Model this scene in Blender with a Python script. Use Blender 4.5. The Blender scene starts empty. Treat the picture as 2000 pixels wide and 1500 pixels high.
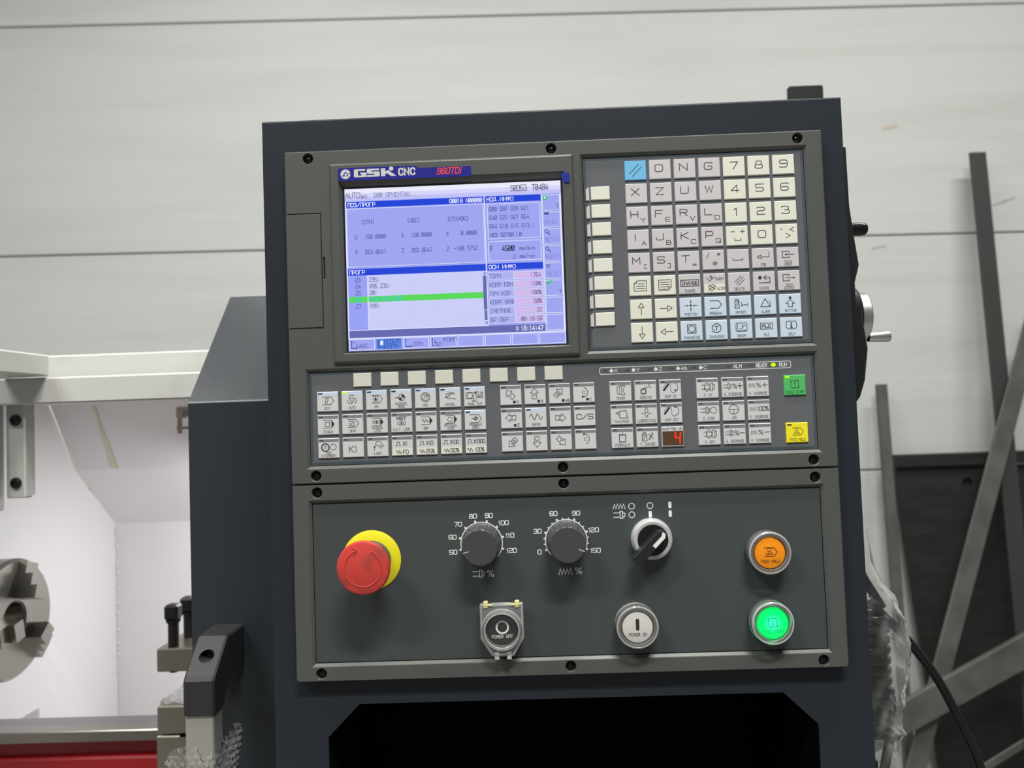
import bpy, math, random
from mathutils import Vector, Matrix
random.seed(7)
S = bpy.context.scene
COL = S.collection
Z0 = 1.72            # world height of the control panel's top edge
MM = 0.001

# ------------------------------------------------------------------ camera
cam_d = bpy.data.cameras.new('camera'); cam = bpy.data.objects.new('camera', cam_d); COL.objects.link(cam)
cam_d.sensor_width = 36.0; cam_d.lens = 27.0; cam_d.clip_start = 0.02; cam_d.clip_end = 60
R_ = [[0.9991405539539712, 0.0350778740296567, 0.022083844731190357],
      [-0.03592300183664246, 0.9985888820549859, 0.039112435045880384],
      [-0.02068070075206279, -0.0398721380130683, 0.9989907513218881]]
cw = lambda r: Vector((r[0], r[2], -r[1]))
rx, dn, fw = cw(R_[0]), cw(R_[1]), cw(R_[2])
M = Matrix((rx, -dn, -fw)).transposed().to_4x4()
M.translation = Vector((0.185313, -0.593367, Z0 - 0.212681))
cam.matrix_world = M
cam_d.dof.use_dof = True; cam_d.dof.focus_distance = 0.61; cam_d.dof.aperture_fstop = 9.0
S.camera = cam
S.view_settings.view_transform = 'Standard'; S.view_settings.look = 'None'
S.view_settings.exposure = 0.0; S.view_settings.gamma = 1.0; S.view_settings.use_curve_mapping = False

# ------------------------------------------------------------------ light
w = bpy.data.worlds.new('world'); S.world = w; w.use_nodes = True
w.node_tree.nodes['Background'].inputs[0].default_value = (0.93, 0.97, 1.0, 1)
w.node_tree.nodes['Background'].inputs[1].default_value = 0.15

def area(name, loc, target, sx, sy, power, col=(1, 1, 1)):
    l = bpy.data.lights.new(name, 'AREA'); l.shape = 'RECTANGLE'; l.size = sx; l.size_y = sy
    l.energy = power; l.color = col
    o = bpy.data.objects.new(name, l); COL.objects.link(o); o.location = loc
    d = Vector(target) - Vector(loc); o.rotation_euler = d.to_track_quat('-Z', 'Y').to_euler()
    return o
LC = (1.0, 0.985, 0.95)
area('ceiling_or_fill_light', (0.70, -1.75, 4.25), (0.70, -1.75, 0), 1.2, 0.16, 112, LC)
area('ceiling_or_fill_light', (-1.60, -1.95, 4.25), (-1.60, -1.95, 0), 1.2, 0.16, 70, LC)
area('ceiling_or_fill_light', (0.55, -0.45, 4.25), (0.55, -0.45, 0), 1.2, 0.16, 46, LC)
area('ceiling_or_fill_light', (-1.75, -0.45, 4.25), (-1.75, -0.45, 0), 1.2, 0.16, 36, LC)
area('ceiling_or_fill_light', (-0.6, 1.0, 4.25), (-0.6, 1.0, 0), 1.2, 0.16, 18, LC)  # fill light added to brighten the back wall
area('ceiling_or_fill_light', (2.3, 0.6, 4.25), (2.3, 0.6, 0), 1.2, 0.16, 46, LC)  # fill light added to brighten the right side of the wall
area('lathe_work_light', (-0.24, 0.80, Z0 - 0.32), (-0.42, 0.80, Z0 - 0.80), 0.05, 0.22, 2.6, (0.98, 0.98, 1.0))

# ------------------------------------------------------------------ materials
def lin(c):
    c = c / 255.0
    return c / 12.92 if c <= 0.04045 else ((c + 0.055) / 1.055) ** 2.4
def rgb(t): return (lin(t[0]), lin(t[1]), lin(t[2]), 1.0)
MATS = {}
def mat(name, c, rough=0.5, metal=0.0, bump=None, alpha=1.0, spec=0.5, mottle=None, coat=0.0, emit=None, es=1.0, tex=None):
    """c = sRGB 0..255; bump = (scale, distance_m, detail); mottle = (scale, second colour, low, high)"""
    if name in MATS: return MATS[name]
    m = bpy.data.materials.new(name); m.use_nodes = True; nt = m.node_tree
    b = nt.nodes['Principled BSDF']
    b.inputs['Base Color'].default_value = rgb(c); b.inputs['Roughness'].default_value = rough
    b.inputs['Metallic'].default_value = metal; b.inputs['Alpha'].default_value = alpha
    b.inputs['Specular IOR Level'].default_value = spec; b.inputs['Coat Weight'].default_value = coat
    tc = None
    if bump or mottle: tc = nt.nodes.new('ShaderNodeTexCoord')
    if bump:
        n = nt.nodes.new('ShaderNodeTexNoise'); n.inputs['Scale'].default_value = bump[0]; n.inputs['Detail'].default_value = bump[2]
        nt.links.new(tc.outputs['Object'], n.inputs['Vector'])
        bp = nt.nodes.new('ShaderNodeBump'); bp.inputs['Distance'].default_value = bump[1]; bp.inputs['Strength'].default_value = 1.0
        nt.links.new(n.outputs['Fac'], bp.inputs['Height']); nt.links.new(bp.outputs['Normal'], b.inputs['Normal'])
    if mottle:
        n = nt.nodes.new('ShaderNodeTexNoise'); n.inputs['Scale'].default_value = mottle[0]; n.inputs['Detail'].default_value = 5
        if len(mottle) > 4:
            mp = nt.nodes.new('ShaderNodeMapping'); mp.inputs['Scale'].default_value = mottle[4]
            nt.links.new(tc.outputs['Object'], mp.inputs['Vector']); nt.links.new(mp.outputs['Vector'], n.inputs['Vector'])
        else: nt.links.new(tc.outputs['Object'], n.inputs['Vector'])
        r = nt.nodes.new('ShaderNodeValToRGB'); r.color_ramp.elements[0].position = mottle[2]; r.color_ramp.elements[1].position = mottle[3]
        r.color_ramp.elements[0].color = rgb(c); r.color_ramp.elements[1].color = rgb(mottle[1])
        nt.links.new(n.outputs['Fac'], r.inputs['Fac']); nt.links.new(r.outputs['Color'], b.inputs['Base Color'])
    if emit:
        b.inputs['Emission Color'].default_value = rgb(emit); b.inputs['Emission Strength'].default_value = es
    MATS[name] = m
    return m
def glow(name, c, s=1.0):
    if name in MATS: return MATS[name]
    m = bpy.data.materials.new(name); m.use_nodes = True; nt = m.node_tree
    nt.nodes.remove(nt.nodes['Principled BSDF'])
    e = nt.nodes.new('ShaderNodeEmission'); e.inputs[0].default_value = rgb(c); e.inputs[1].default_value = s
    nt.links.new(e.outputs[0], nt.nodes['Material Output'].inputs[0])
    MATS[name] = m; return m
def film(name, body, gloss, tint=(235, 238, 235), rough=0.08, bump=None, edge=None):
    """clear plastic: transparent + a little milky body + fresnel gloss"""
    if name in MATS: return MATS[name]
    m = bpy.data.materials.new(name); m.use_nodes = True; nt = m.node_tree
    nt.nodes.remove(nt.nodes['Principled BSDF'])
    tr = nt.nodes.new('ShaderNodeBsdfTransparent'); df = nt.nodes.new('ShaderNodeBsdfDiffuse'); gl = nt.nodes.new('ShaderNodeBsdfGlossy')
    df.inputs[0].default_value = rgb(tint); gl.inputs['Roughness'].default_value = rough
    m1 = nt.nodes.new('ShaderNodeMixShader'); m1.inputs[0].default_value = body
    nt.links.new(tr.outputs[0], m1.inputs[1]); nt.links.new(df.outputs[0], m1.inputs[2])
    if edge is not None:            # milky where the film is seen edge-on
        fw_ = nt.nodes.new('ShaderNodeLayerWeight'); fw_.inputs[0].default_value = .35
        mr = nt.nodes.new('ShaderNodeMapRange'); mr.inputs[3].default_value = body; mr.inputs[4].default_value = edge
        nt.links.new(fw_.outputs['Facing'], mr.inputs[0]); nt.links.new(mr.outputs[0], m1.inputs[0])
    lw = nt.nodes.new('ShaderNodeLayerWeight'); lw.inputs[0].default_value = gloss
    m2 = nt.nodes.new('ShaderNodeMixShader')
    nt.links.new(lw.outputs['Fresnel'], m2.inputs[0]); nt.links.new(m1.outputs[0], m2.inputs[1]); nt.links.new(gl.outputs[0], m2.inputs[2])
    if bump:
        tc = nt.nodes.new('ShaderNodeTexCoord'); n = nt.nodes.new('ShaderNodeTexNoise'); n.inputs['Scale'].default_value = bump[0]; n.inputs['Detail'].default_value = 4
        bp = nt.nodes.new('ShaderNodeBump'); bp.inputs['Distance'].default_value = bump[1]
        nt.links.new(tc.outputs['Object'], n.inputs['Vector']); nt.links.new(n.outputs['Fac'], bp.inputs['Height'])
        for x in (df, gl): nt.links.new(bp.outputs[0], x.inputs['Normal'])
        nt.links.new(bp.outputs[0], lw.inputs['Normal'])
    nt.links.new(m2.outputs[0], nt.nodes['Material Output'].inputs[0])
    MATS[name] = m; return m

# ------------------------------------------------------------------ object helpers
WL = {}
def _loc(o, loc, parent):
    loc = Vector(loc)
    if parent is not None: o.parent = parent; o.location = loc - WL[parent.name]
    else: o.location = loc
    WL[o.name] = loc
def tag(o, label, cat=None, group=None, kind=None):
    if label: o['label'] = label
    if cat: o['category'] = cat
    if group: o['group'] = group
    if kind: o['kind'] = kind
    return o
def empty(name, loc, label=None, cat=None, group=None):
    o = bpy.data.objects.new(name, None); COL.objects.link(o); o.empty_display_size = 0.02
    _loc(o, loc, None); tag(o, label, cat, group); return o
def obj(name, verts, faces, m, parent=None, loc=(0, 0, 0), smooth=False, mi=None):
    """verts in world metres; stored relative to loc"""
    loc = Vector(loc)
    me = bpy.data.meshes.new(name)
    me.from_pydata([tuple(Vector(v) - loc) for v in verts], [], faces)
    for q in (m if isinstance(m, (list, tuple)) else [m]): me.materials.append(q)
    if mi:
        for p, i in zip(me.polygons, mi): p.material_index = i
    import bmesh as _b
    if name not in NOFIX:
        bm = _b.new(); bm.from_mesh(me); _b.ops.recalc_face_normals(bm, faces=bm.faces); bm.to_mesh(me); bm.free()
    if smooth:
        me.polygons.foreach_set('use_smooth', [True] * len(me.polygons))
        try:
            if smooth != 2: me.set_sharp_from_angle(angle=math.radians(35))
        except Exception: pass
    o = bpy.data.objects.new(name, me); COL.objects.link(o); _loc(o, loc, parent); return o
NOFIX = {'legend', 'lettering', 'status_strip'}
def copy(o, loc, parent=None):
    c = o.copy(); COL.objects.link(c); _loc(c, loc, parent); return c
class MB:
    def __init__(s): s.v = []; s.f = []; s.mi = []
    def add(s, v, f, mi=0):
        k = len(s.v); s.v += [tuple(x) for x in v]; s.f += [tuple(i + k for i in q) for q in f]; s.mi += [mi] * len(f)
    def box(s, a, b, mi=0):
        x0, y0, z0 = a; x1, y1, z1 = b
        s.add([(x0, y0, z0), (x1, y0, z0), (x1, y1, z0), (x0, y1, z0), (x0, y0, z1), (x1, y0, z1), (x1, y1, z1), (x0, y1, z1)],
              [(0, 3, 2, 1), (4, 5, 6, 7), (0, 1, 5, 4), (1, 2, 6, 5), (2, 3, 7, 6), (3, 0, 4, 7)], mi)
    def cbox(s, a, b, e, mi=0):
        """box with chamfered edges (all 12)"""
        x0, y0, z0 = a; x1, y1, z1 = b
        vs = []; idx = {}
        for i, x in enumerate((x0, x1)):
            for j, y in enumerate((y0, y1)):
                for k, z in enumerate((z0, z1)):
                    sx, sy, sz = (e if i == 0 else -e), (e if j == 0 else -e), (e if k == 0 else -e)
                    idx[(i, j, k, 'x')] = len(vs); vs.append((x, y + sy, z + sz))
                    idx[(i, j, k, 'y')] = len(vs); vs.append((x + sx, y, z + sz))
                    idx[(i, j, k, 'z')] = len(vs); vs.append((x + sx, y + sy, z))
        fs = []
        for i in (0, 1): fs.append([idx[(i, a_, b_, 'x')] for a_, b_ in ((0, 0), (1, 0), (1, 1), (0, 1))])
        for j in (0, 1): fs.append([idx[(a_, j, b_, 'y')] for a_, b_ in ((0, 0), (1, 0), (1, 1), (0, 1))])
        for k in (0, 1): fs.append([idx[(a_, b_, k, 'z')] for a_, b_ in ((0, 0), (1, 0), (1, 1), (0, 1))])
        for j in (0, 1):
            for k in (0, 1): fs.append([idx[(0, j, k, 'y')], idx[(1, j, k, 'y')], idx[(1, j, k, 'z')], idx[(0, j, k, 'z')]])
        for i in (0, 1):
            for k in (0, 1): fs.append([idx[(i, 0, k, 'x')], idx[(i, 1, k, 'x')], idx[(i, 1, k, 'z')], idx[(i, 0, k, 'z')]])
        for i in (0, 1):
            for j in (0, 1): fs.append([idx[(i, j, 0, 'x')], idx[(i, j, 1, 'x')], idx[(i, j, 1, 'y')], idx[(i, j, 0, 'y')]])
        for key in ((i, j, k) for i in (0, 1) for j in (0, 1) for k in (0, 1)): fs.append([idx[key + (c,)] for c in 'xyz'])
        s.add(vs, fs, mi)
    def prism(s, pts, off, mi=0):
        """closed polygon pts (3d) extruded by vector off"""
        n = len(pts); off = Vector(off)
        v = [Vector(p) for p in pts] + [Vector(p) + off for p in pts]
        s.add(v, [tuple(range(n))[::-1], tuple(range(n, 2 * n))] + [(i, (i + 1) % n, n + (i + 1) % n, n + i) for i in range(n)], mi)
    def rings(s, rings, close=True, cap0=False, cap1=False, mi=0):
        n = len(rings[0]); v = [p for r in rings for p in r]; f = []
        for k in range(len(rings) - 1):
            for i in range(n if close else n - 1):
                j = (i + 1) % n; f.append((k * n + i, k * n + j, (k + 1) * n + j, (k + 1) * n + i))
        if cap0: f.append(tuple(range(n))[::-1])
        if cap1: f.append(tuple(range((len(rings) - 1) * n, len(rings) * n)))
        s.add(v, f, mi)
    def tube(s, path, r, seg=10, cap=True, mi=0):
        path = [Vector(p) for p in path]; rr = []; up = None
        for i, p in enumerate(path):
            t = (path[min(i + 1, len(path) - 1)] - path[max(i - 1, 0)]).normalized()
            if up is None: up = t.orthogonal().normalized()
            up = (up - t * up.dot(t)).normalized(); bi = t.cross(up)
            ri = r[i] if isinstance(r, (list, tuple)) else r
            rr.append([p + (up * math.cos(a) + bi * math.sin(a)) * ri for a in [2 * math.pi * k / seg for k in range(seg)]])
        s.rings(rr, True, cap, cap, mi)
    def build(s, name, m, parent=None, loc=(0, 0, 0), smooth=False):
        return obj(name, s.v, s.f, m, parent, loc, smooth, s.mi if isinstance(m, (list, tuple)) else None)
def P(u, v, n=0.0): return Vector((u * MM, -n * MM, Z0 - v * MM))      # panel millimetres -> world
def revolve(mb, c, prof, seg=48, axis='n', mod=None, mi=0, cap0=False, cap1=True):
    """profile [(r, h)] in mm round the axis through c (world)"""
    c = Vector(c)
    ax, e1, e2 = {'n': (Vector((0, -1, 0)), Vector((1, 0, 0)), Vector((0, 0, 1))),
                  'x': (Vector((1, 0, 0)), Vector((0, 1, 0)), Vector((0, 0, 1))),
                  'z': (Vector((0, 0, 1)), Vector((1, 0, 0)), Vector((0, 1, 0)))}[axis]
    rr = []
    for k, (r, h) in enumerate(prof):
        ring = []
        for i in range(seg):
            a = 2 * math.pi * i / seg; q = r * (mod(a, k) if mod else 1.0) * MM
            ring.append(c + ax * h * MM + e1 * math.cos(a) * q + e2 * math.sin(a) * q)
        rr.append(ring)
    mb.rings(rr, True, cap0, cap1, mi)

# ------------------------------------------------------------------ stroke lettering
G = {'A': '00 48 80|23 63', 'B': '00 08|~08 78 74 04|~04 84 80 00', 'C': '~86 88 08 00 80 82', 'D': '00 08|~08 88 80 00', 'E': '88 08 00 80|04 74',
     'F': '88 08 00|04 74', 'G': '~87 88 08 00 80 84 44', 'H': '00 08|80 88|04 84', 'I': '40 48', 'J': '~88 80 00 03', 'K': '00 08|88 04|24 80', 'L': '08 00 80',
     'M': '00 08 43 88 80', 'N': '00 08 80 88', 'O': '~04 08 88 80 00 04', 'P': '00 08|~08 88 83 03', 'Q': '~04 08 88 80 00 04|53 80', 'R': '00 08|~08 88 84 04|44 80',
     'S': '~87 88 08 04 84 80 00 01', 'T': '08 88|48 40', 'U': '~08 00 80 88', 'V': '08 40 88', 'W': '08 20 47 60 88', 'X': '00 88|08 80', 'Y': '08 44 88|44 40', 'Z': '08 88 00 80',
     '0': '~04 08 88 80 00 04', '1': '26 48 40', '2': '~07 08 88 84 04 00|00 80', '3': '~07 08 78 74 34|~34 84 80 00 01', '4': '60 68 02|02 82', '5': '88 08 04|~04 84 80 00 01',
     '6': '~87 88 08 00 80 84 44|44 14', '7': '08 88 30', '8': '~48 78 74 14 18 48|~44 84 80 00 04 44', '9': '~01 00 80 88 08 04 44|44 74',
     '%': '10 78|~06 08 38 35 05 06|~53 50 80 83 53', '+': '14 74|41 47', '-': '14 74', '.': '40 41', ',': '41 30', ':': '41 42|45 46', ';': '30 42|45 46', '/': '00 88',
     '[': '78 38 30 70', ']': '18 58 50 10', '(': '~68 36 32 60', ')': '~28 56 52 20', '=': '13 73|15 75', '#': '20 38|50 68|03 83|05 85', '*': '41 47|13 75|73 15',
     '<': '77 14 71', '>': '17 74 11', '?': '~06 08 88 84 44 42|40 41', '_': '02 00 80 82', '$': '~04 08 88 80 00 04|22 66',
     'Б': '88 08 00|~04 84 80 00', 'Г': '00 08 88', 'Д': '11 28 68 71|00 01 81 80', 'З': '~07 08 78 74 34|~34 84 80 00 01', 'И': '08 00 88 80', 'Л': '00 28 88 80', 'П': '00 08 88 80',
     'У': '08 43|88 30 10', 'Ф': '40 48|~06 07 87 83 03 06', 'Ц': '08 01 71 78|71 81 80', 'Ч': '08 04 84|88 80', 'Ш': '08 00 80 88|48 40', 'Щ': '08 01 81 88|48 41', 'Ь': '08 00|~04 84 80 00',
     'Ы': '08 00|~04 54 50 00|88 80', 'a': '~05 75 70|~70 00 03 73', 'e': '03 73|~73 75 05 00 70', 'h': '00 08|~04 05 75 70', 'i': '40 45|47 48', 'l': '40 48', 'm': '00 05|~05 45 40|~45 85 80',
     'n': '00 05|~04 05 75 70', 'r': '00 05|~03 05 65', 't': '37 30 60|15 65', 'v': '05 30 75'}
for k_, v_ in dict(А='A', В='B', Е='E', К='K', М='M', Н='H', О='O', Р='P', С='C', Т='T', Х='X').items(): G[k_] = G[v_]

def fillet(pts, fx, fy):
    """round the inside corners of a polyline; fx, fy = corner size in each direction"""
    out = []; n = len(pts); closed = pts[0] == pts[-1]
    def cut(a, b):
        dx, dy = b[0] - a[0], b[1] - a[1]; L = math.hypot(dx, dy)
        if L < 1e-9: return a
        d = min(math.hypot(dx / L * fx, dy / L * fy), L * 0.5)
        return (a[0] + dx / L * d, a[1] + dy / L * d)
    rng = range(n)
    for i in rng:
        if (i in (0, n - 1)) : out.append(pts[i]); continue
        a, b, c = pts[i - 1], pts[i], pts[i + 1]; p, q = cut(b, a), cut(b, c)
        for t in (0, .25, .5, .75, 1): out.append(tuple((1 - t) ** 2 * p[k] + 2 * t * (1 - t) * b[k] + t * t * q[k] for k in (0, 1)))
    return out
class Pen:
    """flat print in local millimetres (x right, y up)"""
    def __init__(s): s.v = []; s.f = []; s.mi = []; s.m = 0; s.k = 0
    def poly(s, pts):
        k = len(s.v); s.k = (s.k + 1) % 61; s.v += [(a, b, s.k) for a, b in pts]; s.f.append(tuple(range(k, k + len(pts)))); s.mi.append(s.m)
    def line(s, pts, w, ext=True):
        pts = [tuple(p) for i, p in enumerate(pts) if i == 0 or math.hypot(p[0] - pts[i - 1][0], p[1] - pts[i - 1][1]) > 1e-6]
        if len(pts) < 2: return
        closed = math.hypot(pts[0][0] - pts[-1][0], pts[0][1] - pts[-1][1]) < 1e-6 and len(pts) > 3
        if closed: pts = pts[:-1]
        n = len(pts); h = w / 2; L = []; Rr = []
        for i in range(n):
            a = pts[i - 1] if (i or closed) else None; b = pts[i]; c = pts[(i + 1) % n] if (i < n - 1 or closed) else None
            def dr(p, q):
                l = math.hypot(q[0] - p[0], q[1] - p[1]); return ((q[0] - p[0]) / l, (q[1] - p[1]) / l)
            if a is None: d = dr(b, c); bb = (b[0] - d[0] * h * ext, b[1] - d[1] * h * ext); nx, ny, k = -d[1], d[0], 1
            elif c is None: d = dr(a, b); bb = (b[0] + d[0] * h * ext, b[1] + d[1] * h * ext); nx, ny, k = -d[1], d[0], 1
            else:
                d1, d2 = dr(a, b), dr(b, c); nx, ny = -d1[1] - d2[1], d1[0] + d2[0]; l = math.hypot(nx, ny)
                if l < 0.2: nx, ny, k = -d1[1], d1[0], 1
                else: nx, ny = nx / l, ny / l; k = min(1 / max(nx * -d1[1] + ny * d1[0], .3), 2.2)
                bb = b
            L.append((bb[0] + nx * h * k, bb[1] + ny * h * k)); Rr.append((bb[0] - nx * h * k, bb[1] - ny * h * k))
        k = len(s.v); s.k = (s.k + 1) % 61; s.v += [(a, b, s.k) for a, b in L + Rr]
        for i in range(n if closed else n - 1):
            j = (i + 1) % n; s.f.append((k + n + i, k + n + j, k + j, k + i)); s.mi.append(s.m)
    def arc(s, cx, cy, r, a0, a1, w, ry=None, n=None):
        ry = ry or r; n = n or max(6, int(abs(a1 - a0) / 12))
        s.line([(cx + r * math.cos(math.radians(a0 + (a1 - a0) * i / n)), cy + ry * math.sin(math.radians(a0 + (a1 - a0) * i / n))) for i in range(n + 1)], w)
    def circ(s, cx, cy, r, w): s.arc(cx, cy, r, 0, 360, w, n=24)
    def disc(s, cx, cy, r, ry=None): s.poly([(cx + r * math.cos(i * math.pi / 10), cy + (ry or r) * math.sin(i * math.pi / 10)) for i in range(20)])
    def rect(s, x0, y0, x1, y1, w): s.line([(x0, y0), (x1, y0), (x1, y1), (x0, y1), (x0, y0)], w)
    def bar(s, x0, y0, x1, y1): s.poly([(x0, y0), (x1, y0), (x1, y1), (x0, y1)])
    def text(s, t, x, y, h, cw, gap, w, al='c', slant=0.0, rnd=0.3, rot=0.0):
        """(x, y) = anchor at the vertical middle"""
        wd = 0
        for ch in t: wd += (cw * .45 if ch in '.:;,Iil1' and gap < cw * .5 and al != 'm' else cw) + gap
        wd -= gap
        px = -wd / 2 if al == 'c' else (0 if al in 'lm' else -wd)
        ca, sa = math.cos(math.radians(rot)), math.sin(math.radians(rot))
        for ch in t:
            nar = ch in '.:;,Iil1' and gap < cw * .5 and al != 'm'; c_ = cw * .45 if nar else cw
            for st in G.get(ch, '').split('|'):
                if not st.strip(): continue
                r = st[0] == '~'; st = st.lstrip('~')
                pts = [(int(q[0]) / 8, int(q[1]) / 8) for q in st.split()]
                if nar: pts = [((p[0] - .5) * (1 if ch in 'Iil' else cw / c_ * .8) + .5, p[1]) for p in pts]
                pts = [(px + p[0] * c_, -h / 2 + p[1] * h) for p in pts]
                if r: pts = fillet(pts, min(rnd * h, c_ * .5), min(rnd * h, c_ * .5))
                pts = [(p[0] + (p[1]) * slant, p[1]) for p in pts]
                s.line([(x + p[0] * ca - p[1] * sa, y + p[0] * sa + p[1] * ca) for p in pts], w)
            px += c_ + gap
    def arrow(s, x0, y0, x1, y1, w, hd, fill=True):
        l = math.hypot(x1 - x0, y1 - y0); d = ((x1 - x0) / l, (y1 - y0) / l); nn = (-d[1], d[0])
        b = (x1 - d[0] * hd, y1 - d[1] * hd)
        s.line([(x0, y0), b], w)
        t = [(x1, y1), (b[0] + nn[0] * hd * .5, b[1] + nn[1] * hd * .5), (b[0] - nn[0] * hd * .5, b[1] - nn[1] * hd * .5)]
        if fill: s.poly(t)
        else: s.line(t + [t[0]], w)
    def build(s, name, m, parent, u, v, n, sc=1.0):
        c = P(u, v, n)
        return obj(name, [c + Vector((x * MM * sc, -k * 1.6e-6, y * MM * sc)) for x, y, k in s.v], s.f, m, parent, c, False, s.mi if isinstance(m, (list, tuple)) else None)

# ------------------------------------------------------------------ shared materials
m_frame = mat('frame_grey_plastic', (84, 86, 82), 0.36, bump=(900, 0.00004, 2))
m_plate = mat('button_plate_paint', (68, 75, 75), 0.38, bump=(1500, 0.00003, 2))
m_memb = mat('membrane_grey', (98, 101, 105), 0.36)
m_memb_b = mat('membrane_border', (74, 84, 90), 0.3)
m_cab = mat('cabinet_navy_paint', (40, 46, 53), 0.34, spec=.35, bump=(1100, 0.00012, 3))
m_black = mat('black_plastic', (22, 22, 23), 0.42)
m_void = mat('recess_shade_black', (5, 5, 6), 0.9, spec=0.1)  # near-black colour stands in for shade inside recesses and slots
m_screw = mat('black_screw_steel', (70, 70, 72), 0.2, metal=0.9)
m_ink = mat('dark_ink', (44, 44, 48), 0.5)
m_white = mat('white_ink', (236, 238, 232), 0.5)
m_lilac = mat('key_lilac', (203, 199, 201), 0.45)
m_cream = mat('key_cream', (226, 226, 212), 0.45)
m_pale = mat('key_pale_blue', (203, 218, 232), 0.45)
m_sky = mat('key_sky_blue', (112, 186, 228), 0.45)
m_op = mat('key_light_grey', (208, 208, 208), 0.45)
m_green = mat('key_green', (84, 186, 102), 0.45)
m_yellow = mat('key_yellow', (246, 230, 40), 0.45)
m_yel = mat('disc_yellow', (232, 222, 26), 0.5)
m_red = mat('emergency_red', (206, 66, 60), 0.45, mottle=(60, (158, 66, 58), 0.46, 0.68))
m_strip_d = mat('strip_grey', (128, 128, 131), 0.5)
m_strip_b = mat('strip_blue', (196, 214, 236), 0.5)
m_lamp_off = mat('lamp_window_off', (78, 79, 80), 0.4)
m_lamp_dk = mat('lamp_window_dark', (62, 62, 62), 0.4)
m_led = glow('led_lime', (170, 255, 0), 1.6)
m_steel = mat('machined_steel', (158, 155, 148), 0.3, metal=1.0)
m_alu = mat('brushed_aluminium', (222, 222, 218), 0.33, metal=1.0)
m_silver = mat('silver_bezel', (205, 206, 206), 0.28, metal=0.25)

# ================================================================== ROOM
m_wall = mat('wall_white_sheet', (214, 216, 213), 0.46, spec=.28, mottle=(1.0, (206, 207, 203), 0.45, 0.75, (0.8, 1, 9)))
def wall_bump(m):
    nt = m.node_tree; b = nt.nodes['Principled BSDF']; tc = nt.nodes.new('ShaderNodeTexCoord')
    mp = nt.nodes.new('ShaderNodeMapping'); mp.inputs['Scale'].default_value = (0.35, 1, 9)
    n = nt.nodes.new('ShaderNodeTexNoise'); n.inputs['Scale'].default_value = 3.0; n.inputs['Detail'].default_value = 5
    n2 = nt.nodes.new('ShaderNodeTexNoise'); n2.inputs['Scale'].default_value = 7.0; n2.inputs['Detail'].default_value = 3
    ad = nt.nodes.new('ShaderNodeMath'); ad.operation = 'MULTIPLY_ADD'; ad.inputs[1].default_value = 0.35
    bp = nt.nodes.new('ShaderNodeBump'); bp.inputs['Distance'].default_value = 0.004; bp.inputs['Strength'].default_value = 0.4
    nt.links.new(tc.outputs['Object'], mp.inputs[0]); nt.links.new(mp.outputs[0], n.inputs['Vector']); nt.links.new(tc.outputs['Object'], n2.inputs['Vector'])
    nt.links.new(n2.outputs['Fac'], ad.inputs[0]); nt.links.new(n.outputs['Fac'], ad.inputs[2])
    nt.links.new(ad.outputs[0], bp.inputs['Height']); nt.links.new(bp.outputs[0], b.inputs['Normal'])
wall_bump(m_wall)
WY = 2.5
wl = empty('wall_back', (0, WY, 0)); wl['kind'] = 'structure'
# seam heights at x = 0, panels sag 0.6 degrees to the right as hung
seams = [0.0, 0.30, 1.25, 2.20, 3.15, 4.2]
for a, b in zip(seams[:-1], seams[1:]):
    mb = MB(); mb.cbox((-5, WY, a + .003), (5, WY + .1, b - .003), .004); mb.build('wall_panel', m_wall, wl, (0, WY, (a + b) / 2))
mb = MB(); mb.box((-5, WY + .1, 0), (5, WY + .12, 4.3)); mb.build('wall_core', mat('wall_core_grey', (150, 150, 146), .7), wl, (0, WY + .1, 0))
wl.rotation_euler = (0, math.radians(0.6), math.radians(1.3))
mb = MB(); mb.box((-5, -4.5, -.05), (5.5, 2.5, 0)); o = mb.build('floor', mat('floor_concrete', (128, 126, 122), .55, mottle=(3, (110, 108, 104), .4, .7)), None, (0, 0, 0)); o['kind'] = 'structure'
mb = MB(); mb.box((-5, -4.5, 4.32), (5.5, 2.7, 4.4)); o = mb.build('ceiling', mat('ceiling_white', (200, 200, 196), .6), None, (0, 0, 4.32)); o['kind'] = 'structure'

m_scuff = mat('scuff_grey', (186, 185, 180), .5); m_scuff_t = mat('scuff_tan', (206, 198, 176), .5)
def scuff(pts, wd, m):
    v = []; f = []
    for i, (x, z) in enumerate(pts):
        y = WY + .0227 * x - .0015; k = wd * (.4 if i in (0, len(pts) - 1) else 1); v += [(x, y, z - k), (x, y, z + k)]
        if i: f.append((2 * i - 2, 2 * i, 2 * i + 1, 2 * i - 1))
    o = obj('scuff_mark', v, f, m); o.parent = wl; o.matrix_parent_inverse = wl_inv; return o
bpy.context.view_layer.update(); wl_inv = wl.matrix_world.inverted()
scuff([(1.672, 2.622), (1.69, 2.628), (1.715, 2.630), (1.738, 2.634)], .008, m_scuff_t)
scuff([(1.668, 2.575), (1.672, 2.60)], .006, m_scuff)
scuff([(2.10, 2.288), (2.15, 2.305), (2.20, 2.322)], .005, m_scuff)
scuff([(1.46, 2.46), (1.475, 2.49)], .012, m_scuff); scuff([(1.60, 2.13), (1.66, 2.14)], .007, m_scuff)

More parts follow.
